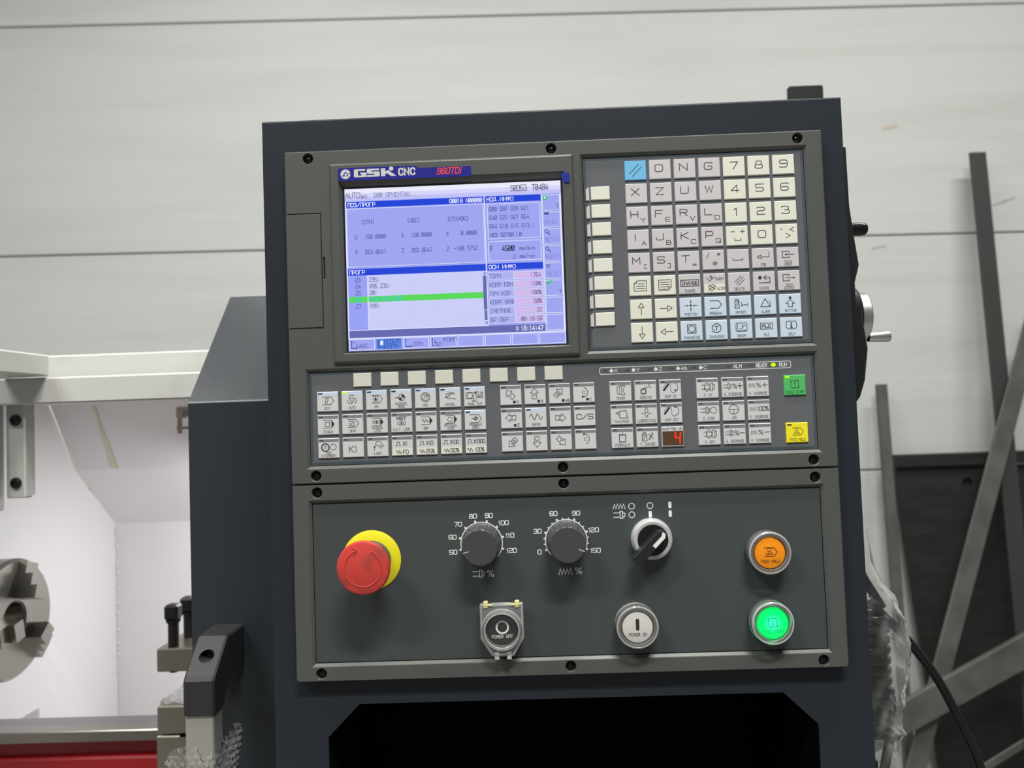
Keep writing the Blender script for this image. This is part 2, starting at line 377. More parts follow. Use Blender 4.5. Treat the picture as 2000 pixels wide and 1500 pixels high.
# ================================================================== BACKGROUND STEEL
m_bar = mat('mill_scale_steel', (98, 98, 95), 0.6, bump=(60, 0.0006, 4), mottle=(9, (80, 81, 79), .4, .7))
m_bar2 = mat('dark_primer_steel', (58, 59, 58), 0.6, bump=(60, 0.0006, 4), mottle=(9, (60, 60, 59), .45, .75))
def flat_bar(label, a, b, wd, th, m, rnd_end=False):
    a, b = Vector(a), Vector(b); t = (b - a).normalized(); y = Vector((0, 1, 0)); y = (y - t * y.dot(t)).normalized(); s = t.cross(y)
    mb = MB(); rr = []
    for p in (a, b):
        rr.append([p + s * (wd / 2 - .003) - y * th / 2, p + s * wd / 2 - y * (th / 2 - .003), p + s * wd / 2 + y * th / 2, p - s * wd / 2 + y * th / 2, p - s * wd / 2 - y * (th / 2 - .003), p - s * (wd / 2 - .003) - y * th / 2])
    mb.rings(rr, True, True, True)
    return tag(mb.build('steel_bar', m, None, b), label, 'steel bar', 'steel stock leaning on the wall')
flat_bar('tall dark steel flat bar leaning on the wall, the highest of the stock', (2.0029, 2.46, 2.4824), (1.9733, 2.2577, .005), .066, .008, m_bar2)
flat_bar('steel flat bar slanting down to the left across the tall bar', (2.1561, 2.38, 1.8772), (1.4285, 2.1823, .005), .068, .008, m_bar)
flat_bar('short narrow grey steel bar standing beside the black plate edge', (1.5751, 2.46, 1.5749), (1.5565, 2.3501, .005), .036, .03, m_bar)
flat_bar('wide steel bar lying low and diagonal in front of the other stock', (1.9674, 2.18, .6525), (0.7465, 2.18, .03), .106, .02, m_bar)
flat_bar('thin steel strip low in the lower right corner behind the cable', (2.0623, 2.3, .3083), (1.5345, 2.3, .006), .03, .006, m_bar)
# black plate with a round hole
m_plt = mat('black_plate', (34, 36, 35), 0.55, bump=(25, 0.0015, 4), mottle=(6, (46, 48, 46), .4, .7, (1, 1, 4)))
pl = empty('black_plate', (1.95, 2.46, .0), 'large black steel plate with a round hole standing against the wall', 'steel plate')
def plate_mesh():
    mb = MB(); y0, y1 = 2.455, 2.475
    hx, hz, hr = 1.885, 1.1795, .02
    out = [(1.611, 1.2493), (1.6167, 1.0722), (1.6658, .5934), (1.6845, .3959), (1.7213, .003), (2.35, .003), (2.35, 1.2420)]
    # face with a hole: fan of quads between hole ring and a square cell, then strips
    cell = .05; seg = 16; sq = []; ci = []
    for i in range(seg):
        a = 2 * math.pi * i / seg; c, s = math.cos(a), math.sin(a); k = cell / max(abs(c), abs(s))
        sq.append((hx + c * k, hz + s * k)); ci.append((hx + c * hr, hz + s * hr))
    for i in range(seg):
        j = (i + 1) % seg
        mb.add([(sq[i][0], y0, sq[i][1]), (sq[j][0], y0, sq[j][1]), (ci[j][0], y0, ci[j][1]), (ci[i][0], y0, ci[i][1])], [(0, 1, 2, 3)])
        mb.add([(ci[i][0], y0, ci[i][1]), (ci[j][0], y0, ci[j][1]), (ci[j][0], y1, ci[j][1]), (ci[i][0], y1, ci[i][1])], [(0, 1, 2, 3)])
    mb.add([(a_, y1, b_) for a_, b_ in ci], [tuple(range(seg))])
    x0, x1, z0, z1 = hx - cell, hx + cell, hz - cell, hz + cell
    xl = lambda z: 1.611 + (1.2493 - z) * .032 if z > 1.0722 else 1.6167 + (1.0722 - z) * .1025
    q = lambda p: mb.add([(x, y0, z) for x, z in p], [tuple(range(len(p)))])
    q([(xl(z0), z0), (x0, z0), (x0, z1), (xl(z1), z1)]); q([(x1, z0), (2.35, z0), (2.35, z1), (x1, z1)])
    q([(xl(z1), z1), (2.35, z1), (2.35, 1.242), (1.611, 1.2493)]); q([(xl(.003), .003), (2.35, .003), (2.35, z0), (xl(z0), z0), (xl(1.0722), 1.0722)] if z0 > 1.0722 else [(xl(.003), .003), (2.35, .003), (2.35, z0), (xl(z0), z0)])
    ed = [(1.611, 1.2493), (xl(z0), z0), (xl(.003), .003), (2.35, .003), (2.35, 1.242)]
    for i in range(5):
        a, b = ed[i], ed[(i + 1) % 5]; mb.add([(a[0], y0, a[1]), (b[0], y0, b[1]), (b[0], y1, b[1]), (a[0], y1, a[1])], [(0, 1, 2, 3)])
    return mb
plate_mesh().build('plate', m_plt, pl, (1.95, 2.46, 0))
mb = MB(); mb.cbox((1.608, 2.43, 1.2493), (2.352, 2.478, 1.2975), .003); mb.build('top_flange', m_plt, pl, (1.95, 2.46, 1.27))
mb = MB(); mb.cbox((.5566, .45, 0.0), (.604, .46, 1.944), .002); tag(mb.build('machine_post', m_black, None, (.58, .47, 0)), 'black square post rising just above the cabinet top edge', 'post')

# ================================================================== LATHE (left)
m_enc = mat('enclosure_white', (226, 224, 224), 0.38, bump=(300, 0.0001, 2))
m_enc2 = mat('beam_white', (202, 202, 197), 0.4, mottle=(14, (188, 188, 180), .55, .8))
enc = empty('lathe_enclosure', (-.45, .8, 0), 'white sheet metal lathe enclosure with sloped upper panels behind the chuck', 'machine housing')
def sheet(name, pts, th, m=m_enc, parent=enc):
    pts = [Vector(p) for p in pts]; nrm = (pts[1] - pts[0]).cross(pts[2] - pts[0]).normalized()
    mb = MB(); mb.prism(pts, nrm * th); return mb.build(name, m, parent, sum(pts, Vector()) / len(pts))
XL, XR = -.70, -.03
sheet('side_panel', [(XL, .20, 1.0186), (XL, .774, 1.0186), (XL, .774, 1.60), (XL, .20, 1.60)], -.004)
sheet('headstock_plinth', [(XL - .02, .20, .55), (XL - .02, .775, .55), (XL - .02, .775, 1.03), (XL - .02, .20, 1.03)], -.004)
sheet('side_panel', [(XL - .003, .775, .55), (XL - .003, 1.033, .55), (XL - .003, 1.033, 1.3059), (XL - .003, .8878, 1.4295), (XL - .003, .775, 1.61)], -.004)
sheet('upper_slope_panel', [(XL, .780, 1.604), (XR, .780, 1.604), (XR, .8878, 1.4295), (XL, .8878, 1.4295)], .004)
sheet('lower_slope_panel', [(XL, .8878, 1.4295), (XR, .8878, 1.4295), (XR, 1.033, 1.3059), (XL, 1.033, 1.3059)], .004)
sheet('back_panel', [(XL, 1.033, 1.3059), (XR, 1.033, 1.3059), (XR, 1.033, .55), (XL, 1.033, .55)], .004)
sheet('roof_panel', [(XL, .42, 1.604), (XR, .42, 1.604), (XR, .80, 1.604), (XL, .80, 1.604)], .004)
mb = MB()
for k in range(11):                       # weld tacks along the inner corner
    z = 1.285 - k * .0285 + .004 * math.sin(k * 2.3); mb.cbox((XL + .000, 1.0265, z - .003), (XL + .005, 1.032, z + .003), .002)
mb.build('weld_tacks', m_enc, enc, (XL, 1.03, 1.1))
mb = MB(); mb.box((-.72, .33, 0), (-.03, 1.03, .54)); mb.build('machine_base', mat('base_grey', (120, 120, 120), .6), enc, (-.4, .8, 0))
mb = MB(); mb.cbox((-.475, .33, 1.5405), (-.02, .385, 1.5728), .002); mb.build('lower_beam', m_enc2, enc, (-.25, .35, 1.55))
mb = MB(); mb.cbox((-.475, .40, 1.568), (-.02, .44, 1.6060), .002); mb.build('upper_beam', m_enc2, enc, (-.25, .42, 1.59))
mb = MB(); mb.cbox((-.455, .02, 1.574), (-.4003, .335, 1.6003), .002); mb.build('side_beam', m_enc2, enc, (-.43, .2, 1.585))
mb = MB(); mb.cbox((-.470, .356, 1.425), (-.4408, .362, 1.5405), .001); mb.box((-.4408, .345, 1.428), (-.4375, .362, 1.5405))
mb.cbox((-.545, .34, 1.41), (-.4745, .36, 1.568), .002); mb.build('upright', m_enc2, enc, (-.455, .36, 1.48))
for z in (1.522, 1.4437):
    mb = MB(); revolve(mb, (-.4576, .356, z), [(7, 0), (7, 2), (5.5, 4), (3, 4), (3, 2.2), (0.1, 2.2)], 20); mb.build('bolt', m_screw, enc, (-.4576, .356, z), True)
mb = MB(); mb.cbox((-.3225, .5, 1.519), (-.305, .512, 1.536), .002); mb.box((-.321, .503, 1.497), (-.316, .508, 1.519)); mb.box((-.321, .5, 1.503), (-.303, .508, 1.507))
revolve(mb, (-.3135, .5, 1.527), [(4, 0), (4, 3), (2, 3)], 14); mb.build('door_latch', mat('latch_zinc', (190, 178, 166), .35, metal=.6), enc, (-.31, .5, 1.52))
mb = MB(); mb.cbox((-.272, .70, 1.4035), (-.208, .882, 1.4165), .002); mb.build('work_lamp', mat('lamp_housing', (120, 122, 124), .4), enc, (-.24, .8, 1.41))
# yellowed coolant run marks on the slope
m_stain = mat('coolant_stain', (214, 210, 178), .5)
sheet('chip_pan', [(XL, .62, .95), (XR, .62, .95), (XR, 1.033, .86), (XL, 1.033, .86)], -.004)
v = []; f = []
for i_, (y_, z_) in enumerate(((.8125, 1.5515), (.8259, 1.5296), (.8421, 1.5035), (.8531, 1.4857), (.8686, 1.4606), (.8812, 1.4402), (.8878, 1.4297))):
    w_ = (.0020, .0030, .0022, .0038, .0026, .0040, .0046)[i_]; x_ = -.6205 + .0012 * math.sin(i_ * 2.2)
    v += [(x_ - w_, y_ - .0012, z_ - .0008), (x_ + w_, y_ - .0012, z_ - .0008)]
    if i_: f.append((2 * i_ - 2, 2 * i_ - 1, 2 * i_ + 1, 2 * i_))
obj('coolant_stain', v, f, m_stain, enc, (-.62, .85, 1.49))
obj('coolant_stain', [(-.3868, .3296, 1.571), (-.3852, .3296, 1.571), (-.3842, .3296, 1.543), (-.3858, .3296, 1.543)], [(0, 1, 2, 3)], m_stain, enc, (-.386, .33, 1.557))
# chuck
ck = empty('lathe_chuck', (-.62, .59, 1.2188), 'round steel three jaw lathe chuck at the left picture edge', 'chuck')
mb = MB(); revolve(mb, (-.62, .59, 1.2188), [(88, -78), (92, -74), (92, -5), (87, 0), (28, 0), (25, -3), (25, -30), (0.1, -30)], 64, 'x'); mb.build('chuck_body', m_steel, ck, (-.62, .59, 1.2188), True)
for k in range(3):
    a = math.radians(72 + 120 * k); c = Vector((-.62, .59, 1.2188)); rad = Vector((0, math.cos(a), math.sin(a))); tg = Vector((0, -math.sin(a), math.cos(a)))
    mb = MB()
    for r0, r1, h in ((.030, .050, .034), (.050, .068, .024), (.068, .086, .012)):
        base = [c + rad * r0 - tg * .014, c + rad * r1 - tg * .014, c + rad * r1 + tg * .014, c + rad * r0 + tg * .014]
        mb.prism(base, (h, 0, 0))
    mb.build('chuck_jaw', m_steel, ck, c + rad * .055)
# bed, slide, tool post
bd = empty('lathe_bed', (-.35, .6, .55), 'red painted lathe bed with bright ground steel way along the bottom left', 'lathe bed')
mb = MB(); mb.cbox((-.695, .55, 1.0440), (-.03, .5755, 1.0612), .0015); mb.build('bed_way', m_steel, bd, (-.35, .56, 1.05))
mb = MB(); mb.box((-.695, .5755, 1.043), (-.03, .62, 1.0560)); mb.build('way_step', mat('way_step_steel', (150, 150, 152), .35, metal=1), bd, (-.35, .58, 1.05))  # step behind the way, slightly darker and rougher steel
m_redp = mat('bed_red_paint', (150, 22, 30), .35, bump=(40, .0006, 2))
mb = MB(); mb.cbox((-.695, .571, .545), (-.03, .60, 1.0430), .002); mb.build('bed_casting', m_redp, bd, (-.35, .6, .8))
mb = MB(); mb.cbox((-.695, .560, .545), (-.03, .571, 1.018), .003); mb.build('bed_apron', m_redp, bd, (-.35, .56, .8))
tp = empty('tool_post', (-.27, .49, 1.03), 'steel tool post block with black square head clamping bolts behind the door', 'tool post')
m_ts = mat('ground_tool_steel', (158, 156, 142), .32, metal=.85)
for nm, z0, z1, x0, y1 in (('upper_block', 1.1758, 1.2068, -.331, .60), ('core', 1.1302, 1.1758, -.275, .58), ('lower_block', 1.0925, 1.1302, -.3315, .60), ('slide', .56, 1.0905, -.333, .60)):
    mb = MB(); mb.cbox((x0, .45, z0), (-.10, min(y1, .545) if nm in ('slide',) else y1, z1), .0015); mb.build(nm, m_ts, tp, ((x0 - .1) / 2, .5, z0))
for x, y in ((-.3125, .462), (-.3105, .505), (-.3105, .548)):
    mb = MB(); revolve(mb, (x, y, 1.2068), [(7.2, 0), (7.2, 33), (9.5, 33), (9.5, 36)], 20, 'z'); mb.cbox((x - .0095, y - .0095, 1.2428), (x + .0095, y + .0095, 1.2640), .003)
    mb.build('clamp_bolt', m_black, tp, (x, y, 1.2068), True)
mb = MB(); revolve(mb, (-.3125, .462, 1.1725), [(6, 0), (6, 4)], 16, 'z', cap0=True); mb.build('bolt_end', m_black, tp, (-.3125, .462, 1.17))
mb = MB(); mb.box((-.30, .4485, 1.0895), (-.20, .46, 1.0935)); mb.build('slot', m_void, tp, (-.25, .45, 1.09))
m_film = film('clear_film', 0.10, 0.42, rough=0.06, bump=(70, .004))
def crumple(x0, x1, y0, y1, z, amp, nx, ny):
    v = []; f = []
    for j in range(ny + 1):
        for i in range(nx + 1):
            v.append((x0 + (x1 - x0) * i / nx, y0 + (y1 - y0) * j / ny, z + random.random() * amp))
    for j in range(ny):
        for i in range(nx): k = j * (nx + 1) + i; f.append((k, k + 1, k + nx + 2, k + nx + 1))
    return v, f
v, f = crumple(-.33, -.2, .453, .56, 1.131, .006, 12, 10)
tag(obj('film_scrap', v, f, m_film, None, (-.27, .5, 1.131), True), 'crumpled clear film lying on the lower steel tool block', 'plastic film')

# ================================================================== DOOR with handle
XD0, XD1, YD = -.1517, -.0225, .16
dr = empty('machine_door', (-.05, YD, 0), 'dark navy machine door with sloped hood top left of the control cabinet', 'machine door')
mb = MB()
prof = [(YD, .0), (YD, 1.5296), (YD + .0008, 1.5312), (.2739, 1.6526), (.2755, 1.6533), (.305, 1.6533), (.305, .0)]
e = .0015
rr = [[(XD0 + (e if k == 0 else 0), y + (0 if k else (e if y < .2 else 0)), z - (0 if k else (e if z > 1.6 else 0))) for y, z in prof] for k in (0, 1)]
rr.append([(XD1, y, z) for y, z in prof]); mb.rings(rr, True, True, True)
mb.build('door_shell', mat('door_navy_paint', (48, 53, 57), .27, bump=(800, .00016, 3)), dr, (-.05, YD, 0))
m_hb = mat('handle_black', (44, 44, 44), .55, bump=(1400, .00004, 2))
hx0, hx1 = -.1278, -.1002
mb = MB()
def hsec(y, zt, zb, w0, w1, e=.0018):
    return [(w0 + e, y, zt), (w1 - e, y, zt), (w1, y, zt - e), (w1, y, zb + e), (w1 - e, y, zb), (w0 + e, y, zb), (w0, y, zb + e), (w0, y, zt - e)]
# bracket built as side profile prism with bevelled edges
pf = [(.160, 1.3125), (.1185, 1.3130), (.0885, 1.2860), (.0860, 1.2823), (.0852, 1.2527), (.1075, 1.2527), (.1095, 1.2600), (.128, 1.2760), (.160, 1.2760)]
ce = Vector((sum(p[0] for p in pf) / 9, sum(p[1] for p in pf) / 9))
inn = [(p[0] + (ce[0] - p[0]) * .05, p[1] + (ce[1] - p[1]) * .05) for p in pf]
fl = lambda y: .004 * max(0, (y - .118) / .042)
rings = [[(hx0 - fl(y0_) + .0000, y_, z_) for (y_, z_), (y0_, _) in zip(inn, pf)], [(hx0 - fl(y_) + .0018, y_, z_) for y_, z_ in pf],
         [(hx1 - .0018, y_, z_) for y_, z_ in pf], [(hx1, y_, z_) for y_, z_ in inn]]
mb.rings(rings, True, True, True)
hb = mb.build('handle_bracket', m_hb, dr, (-.114, .12, 1.28), False)
# screw bore through the sloped face
cu = bpy.data.meshes.new('bore'); sn = Vector((0, -.668, .744)); pc = Vector((-.1135, .1025, 1.2992)); cb = MB()
ring = lambda c_, r_: [c_ + (Vector((1, 0, 0)) * math.cos(2 * math.pi * i / 28) + sn.cross(Vector((1, 0, 0))) * math.sin(2 * math.pi * i / 28)) * r_ for i in range(28)]
bd_ = Vector((0, -1, 0))
cb.rings([ring(pc + bd_ * .03, .0068), ring(pc - bd_ * .016, .0068)], True, True, True)
cutter = cb.build('bore_cutter', m_void, None, (0, 0, 0))
bm_ = hb.modifiers.new('bore', 'BOOLEAN'); bm_.object = cutter; bm_.operation = 'DIFFERENCE'; bm_.solver = 'EXACT'
bpy.context.view_layer.update(); dg = bpy.context.evaluated_depsgraph_get()
nm = bpy.data.meshes.new_from_object(hb.evaluated_get(dg)); hb.modifiers.clear(); hb.data = nm
bpy.data.objects.remove(cutter)
mb = MB(); revolve(mb, (-.1135, .1170, 1.2992), [(4.6, 0), (4.6, 3), (3.6, 4.2), (2.2, 4.2), (2.2, 2), (.1, 2)], 20); mb.build('handle_screw', m_screw, hb, (-.1135, .117, 1.299), True)
mb = MB(); mb.cbox((-.1268, .0870, .86), (-.1014, .1070, 1.2530), .0012); mb.build('handle_tube', mat('handle_tube_champagne', (196, 194, 184), .38, metal=.55), dr, (-.114, .097, .86))
# bubble wrap round the tube
def bubble_wrap():
    v = []; f = []; nx, nz = 240, 180; z1, z0 = 1.222, .98
    cx, cy = -.114, .098
    for j in range(nz + 1):
        t = j / nz
        for i in range(nx):
            a = 2 * math.pi * i / nx
            c, s = math.cos(a), math.sin(a); k = 1 / max((abs(c) ** 4 + abs(s) ** 4) ** .25, .5)
            wx, wy = .0205 + .004 * math.sin(a * 2 + t * 5), .0165
            edge = .006 * math.sin(a * 3 + 1) + .010 * (math.cos(a) if math.cos(a) > 0 else math.cos(a) * .3) + .003 * math.sin(a * 11)
            z = z1 + edge - t * (z1 - z0 + edge)
            # dome lattice
            pu, pv = a / (2 * math.pi) * 22, (z1 - z) / .0060
            if int(math.floor(pv)) % 2: pu += .5
            du, dv = pu - math.floor(pu) - .5, pv - math.floor(pv) - .5
            d = max(0.0, 1 - (du * du + dv * dv) * 5.6); bumpy = .0022 * d * (2 - d)
            cr = .0009 * math.sin(a * 5 + t * 17) + .0005 * math.sin(a * 9 - t * 31)
            r_ = 1 + (bumpy + cr) / .018 + (0.16 * (1 - t * 8) if t < .125 else 0)
            v.append((cx + c * k * wx * r_ , cy + s * k * wy * r_, z))
    for j in range(nz):
        for i in range(nx): q = (i + 1) % nx; f.append((j * nx + i, j * nx + q, (j + 1) * nx + q, (j + 1) * nx + i))
    return v, f
v, f = bubble_wrap()
tag(obj('bubble_wrap', v, f, film('bubble_film', .06, .16, rough=.14, edge=.5), None, (-.114, .098, 1.0), 2), 'clear bubble wrap sleeve around the lower door handle tube', 'bubble wrap')

# ================================================================== CONTROL CABINET
cab = empty('control_cabinet', P(210, 1720, -9), 'dark navy control cabinet carrying the grey keypad and button panels', 'cabinet')
NC = -9.0
U0, U1, V0, V1 = -20.6, 440.4, -28.9, 1719.0
mb = MB()
def fr(q): mb.add([P(u, v, NC) for u, v in q], [tuple(range(len(q)))])
e = 1.6; a0, a1, b0, b1 = U0 + e, U1 - e, V0 + e, V1
fr([(a0, b0), (a1, b0), (a1, 432.7), (a0, 432.7)])
fr([(a0, 432.7), (46, 432.7), (21, 457.5), (a0, 457.5)]); fr([(372.6, 432.7), (a1, 432.7), (a1, 457.5), (398.4, 457.5)])
fr([(a0, 457.5), (21, 457.5), (21, 760), (a0, 760)]); fr([(398.4, 457.5), (a1, 457.5), (a1, 760), (398.4, 760)]); fr([(a0, 760), (a1, 760), (a1, b1), (a0, b1)])
rc = lambda i, n: [P(U0 + i, V0 + i, n), P(U1 - i, V0 + i, n), P(U1 - i, V1, n), P(U0 + i, V1, n)]
mb.rings([rc(e, NC), rc(.8, NC - .15), rc(.25, NC - .55), rc(0, NC - 1.4), rc(0, NC - 3)])
ct = [(46, 432.7), (372.6, 432.7), (398.4, 457.5), (398.4, 760), (21, 760), (21, 457.5)]
mb.rings([[P(u, v, NC) for u, v in ct], [P(u, v, NC - 2) for u, v in ct]])
mb.rings([rc(0, NC - 3), rc(0, -260)], True, False, True)
mb.build('cabinet_shell', m_cab, cab, P(210, 1720, -9))
mb = MB(); mb.rings([[P(u, v, NC - 2) for u, v in ct], [P(u, v, -170) for u, v in ct]], True, False, True); mb.build('recess_liner', m_void, cab, P(210, 600, -100))  # black box, its colour stands in for the unlit cavity

# ------------------------------------------------------------------ frames
def rect4(u0, u1, v0, v1, n): return [P(u0, v0, n), P(u1, v0, n), P(u1, v1, n), P(u0, v1, n)]
def frame(name, u0, u1, v0, v1, holes, screws, parent, loc, back=NC):
    """holes: (u0,u1,v0,v1, depth, bevel)  screws: (u,v)"""
    mb = MB(); E = 1.3; cs = 4.9; hr = 4.05
    sc = [(u - cs, u + cs, v - cs, v + cs) for u, v in screws]
    us = sorted(set([u0 + E, u1 - E] + [x for h in holes for x in h[:2]] + [x for s in sc for x in s[:2]]))
    vs = sorted(set([v0 + E, v1 - E] + [x for h in holes for x in h[2:4]] + [x for s in sc for x in s[2:4]]))
    for i in range(len(us) - 1):
        for j in range(len(vs) - 1):
            c = ((us[i] + us[i + 1]) / 2, (vs[j] + vs[j + 1]) / 2)
            if any(h[0] < c[0] < h[1] and h[2] < c[1] < h[3] for h in list(holes) + sc): continue
            mb.add(rect4(us[i], us[i + 1], vs[j], vs[j + 1], 0), [(0, 1, 2, 3)])
    def R4(i, n, rad):
        out = []
        for cu, cv, a0 in ((u0 + i + rad, v0 + i + rad, 180), (u1 - i - rad, v0 + i + rad, 270), (u1 - i - rad, v1 - i - rad, 0), (u0 + i + rad, v1 - i - rad, 90)):
            for k in range(5): a = math.radians(a0 + 22.5 * k); out.append(P(cu + rad * math.cos(a), cv + rad * math.sin(a), n))
        return out
    mb.rings([R4(E, 0, .001), R4(.6, -.12, .7), R4(.15, -.5, 1.3), R4(0, -1.2, 1.6), R4(0, back, 1.6)])
    for h in holes:
        d, b = h[4], h[5]; q = lambda i, n: rect4(h[0] + i, h[1] - i, h[2] + i, h[3] - i, n)
        if b > 0: mb.rings([q(0, 0), q(b * .14, -.05), q(b * .28, -d * .13), q(b, -d), q(b, -d - 1.5)])
        else: mb.rings([q(0, 0), q(0, -d - 1.5)])
    for u, v in screws:
        sq, c1, c2, c3 = [], [], [], []
        for i in range(32):
            a = 2 * math.pi * i / 32; c, s = math.cos(a), math.sin(a); k = cs / max(abs(c), abs(s))
            sq.append(P(u + c * k, v + s * k, 0)); c1.append(P(u + c * (hr + .35), v + s * (hr + .35), 0)); c2.append(P(u + c * hr, v + s * hr, -.35)); c3.append(P(u + c * hr, v + s * hr, -4.6))
        mb.rings([sq, c1, c2, c3], True, False, True)
    return mb.build(name, m_frame, parent, loc)
def screw(parent, u, v):
    mb = MB(); seg = 24
    revolve(mb, P(u, v, -4.6), [(3.2, 0), (3.2, .8), (2.8, 1.7), (2.1, 2.4), (1.1, 2.8), (.1, 2.9)], seg); k_ = len(mb.f)
    for a_, b_ in ((1.7, .32), (.32, 1.7)): mb.rings([rect4(u - a_, u + a_, v - b_, v + b_, -2.2), rect4(u - a_, u + a_, v - b_, v + b_, -1.72)], True, False, True)  # raised dark bars, the shade of the cross recess as colour
    mb.mi = [0] * k_ + [1] * (len(mb.f) - k_)
    return mb.build('screw', [m_screw, m_void], parent, P(u, v, -4.6), True)
cu_ = empty('cnc_control_unit', P(210, 130.5, 0), 'grey lathe control unit with lit blue screen, keypad and function keys', 'control panel')
ES = [(18.5, 5.9), (210, 5.9), (401.5, 5.9), (18.8, 254.8), (210, 254.4), (401.6, 255.1)]
frame('bezel_frame', 0, 420, 0, 260.9, [(40, 222, 22, 164, 4, 0), (231.5, 408.6, 11.2, 168.2, 2.0, 2.5), (11.8, 408.6, 171.6, 249.9, 2.0, 2.5), (1.3, 28, 49.2, 140.2, 3, 0), (28.0, 30.6, 84, 102.5, 1.2, 1.0)], ES, cu_, P(210, 130.5, 0))
for s_ in ES: screw(cu_, *s_)
mb = MB(); mb.rings([rect4(-.0, 27.4, 49.9, 139.6, -3), rect4(-.0, 27.4, 49.9, 139.6, -.4), rect4(.6, 27.0, 50.4, 139.2, .15)], True, False, True); mb.build('card_slot_lid', m_frame, cu_, P(14, 95, 0))
# raised screen bezel
mb = MB(); Q = lambda i, n: rect4(35 + i, 227 - i, 11 + i, 169 - i, n)
mb.rings([Q(0, -.1), Q(.35, .5), Q(1.5, 2.1), Q(2.3, 2.5), rect4(42.6, 219.3, 24.9, 161.4, 2.5), rect4(43.2, 218.9, 25.7, 160.9, 1.9), rect4(45.0, 217.7, 29.0, 160.0, -2.0), rect4(45.0, 217.7, 29.0, 160.0, -3.4)]); mb.build('screen_bezel', m_frame, cu_, P(130, 90, 2))

# ------------------------------------------------------------------ screen
SN = -2.2; SU, SV, SW, SH = 46.4, 30.8, 170.0, 128.2
mb = MB(); mb.add(rect4(44.0, 218.5, 28.0, 161.0, SN - .3), [(0, 1, 2, 3)]); mb.add(rect4(44.0, 218.5, 28.0, 161.0, SN - 2), [(0, 1, 2, 3)])
scr = mb.build('screen_glass', mat('screen_black_glass', (16, 16, 22), .12), cu_, P(131, 94, SN))
sx = lambda x: x / 640 * SW; sy = lambda y: -y / 480 * SH
class Scr(Pen):
    def b(s, x0, y0, x1, y1): s.bar(sx(x0), sy(y1), sx(x1), sy(y0))
    def t(s, t, x, y, h=12, cw=6.0, gap=1.9, w=1.35, al='l'):
        k = SW / 640; t = t.replace('0', '$'); s.text(t, sx(x), sy(y), h * k, cw * k, gap * k, w * k, 'm' if al == 'l' else al, rnd=.25)
    def frm(s, x0, y0, x1, y1, w=1.6): s.b(x0, y0, x1, y0 + w); s.b(x0, y1 - w, x1, y1); s.b(x0, y0, x0 + w, y1); s.b(x1 - w, y0, x1, y1)
C_ = dict(bg=(158, 165, 242), bar0=(236, 236, 254), bar1=(214, 214, 252), bar2=(192, 194, 248), hd=(10, 62, 216), prog=(202, 206, 249), num=(152, 160, 246), cell=(172, 178, 240), val=(208, 186, 236), line=(226, 230, 255),
          dk=(98, 102, 176), tx=(50, 50, 136), tb=(24, 24, 74), hl=(84, 218, 84), wt=(240, 244, 255), cy=(40, 190, 235), btn=(84, 130, 228), dim=(120, 124, 204), grn=(70, 190, 110), sh=(128, 132, 206))
def layer(name, key, n, draw):
    p = Scr(); draw(p); return p.build(name, glow('screen_' + key, C_[key]), scr, SU, SV, SN + n)
layer('display_area', 'bg', .0, lambda p: p.b(0, 0, 640, 480))
def d(p): p.b(0, 0, 640, 10)
layer('title_bar', 'bar0', .03, lambda p: p.b(0, 0, 640, 14)); layer('title_bar', 'bar1', .03, lambda p: p.b(0, 14, 640, 26)); layer('title_bar', 'bar2', .03, lambda p: p.b(0, 26, 640, 37))
def d(p):
    p.b(4, 38.5, 411, 57); p.b(416, 38.5, 580, 57); p.b(4, 238, 411, 257.5); p.b(416, 238, 580, 257.5)
layer('heading_bar', 'hd', .05, d)
layer('program_area', 'prog', .03, lambda p: p.b(62, 258, 402, 418)); layer('line_number_column', 'num', .03, lambda p: p.b(5, 258, 60, 418))
def d(p): p.b(6, 320, 60, 337.5); p.b(63, 320, 402, 337.5)
layer('highlighted_line', 'hl', .05, d)
def d(p): p.b(4, 420, 586, 441); p.b(402, 272, 413, 404)
layer('status_bar', 'dk', .04, d)
def d(p):
    for i in range(6): p.b(419, 264 + i * 25.6, 492, 285 + i * 25.6)
layer('label_cells', 'cell', .04, d)
def d(p):
    for i in range(6): p.b(495, 264 + i * 25.6, 578, 285 + i * 25.6)
layer('value_cells', 'val', .04, d)
def d(p):
    p.frm(4, 59, 411, 233); p.frm(421, 61, 577, 166); p.frm(421, 172, 577, 231); p.b(60, 258, 62, 418); p.b(3, 418, 414, 420); p.b(412.5, 38, 415, 418); p.b(581, 38, 583, 442); p.b(0, 441.5, 640, 444.5); p.b(636, 38, 640, 442); p.b(0, 38, 3.5, 442)
    for i in range(6): p.frm(418, 263 + i * 25.6, 579, 286 + i * 25.6, 1.1); p.b(492.6, 263 + i * 25.6, 494.4, 286 + i * 25.6)
    for i in range(8): p.frm(584, 41 + i * 50.2, 636, 88 + i * 50.2, 1.6); p.frm(2 + i * 80, 445, 78 + i * 80, 478, 1.8)
    p.frm(403, 259, 414, 271, 1.4); p.frm(403, 405, 414, 417, 1.4); p.frm(403, 372, 413, 404, 1.2); p.b(454, 6, 455.2, 30); p.b(80, 6, 81.2, 34)
layer('cell_borders', 'line', .07, d)
def d(p):
    for i in range(8): p.b(584, 88 + i * 50.2, 636, 89.6 + i * 50.2); p.b(4 + i * 80, 478, 79 + i * 80, 479.5)
    p.b(4, 233, 411, 234.4); p.b(421, 166, 577, 167.4)
layer('cell_shadows', 'sh', .06, d)
layer('selected_softkey', 'btn', .09, lambda p: p.b(82, 446, 157, 477))
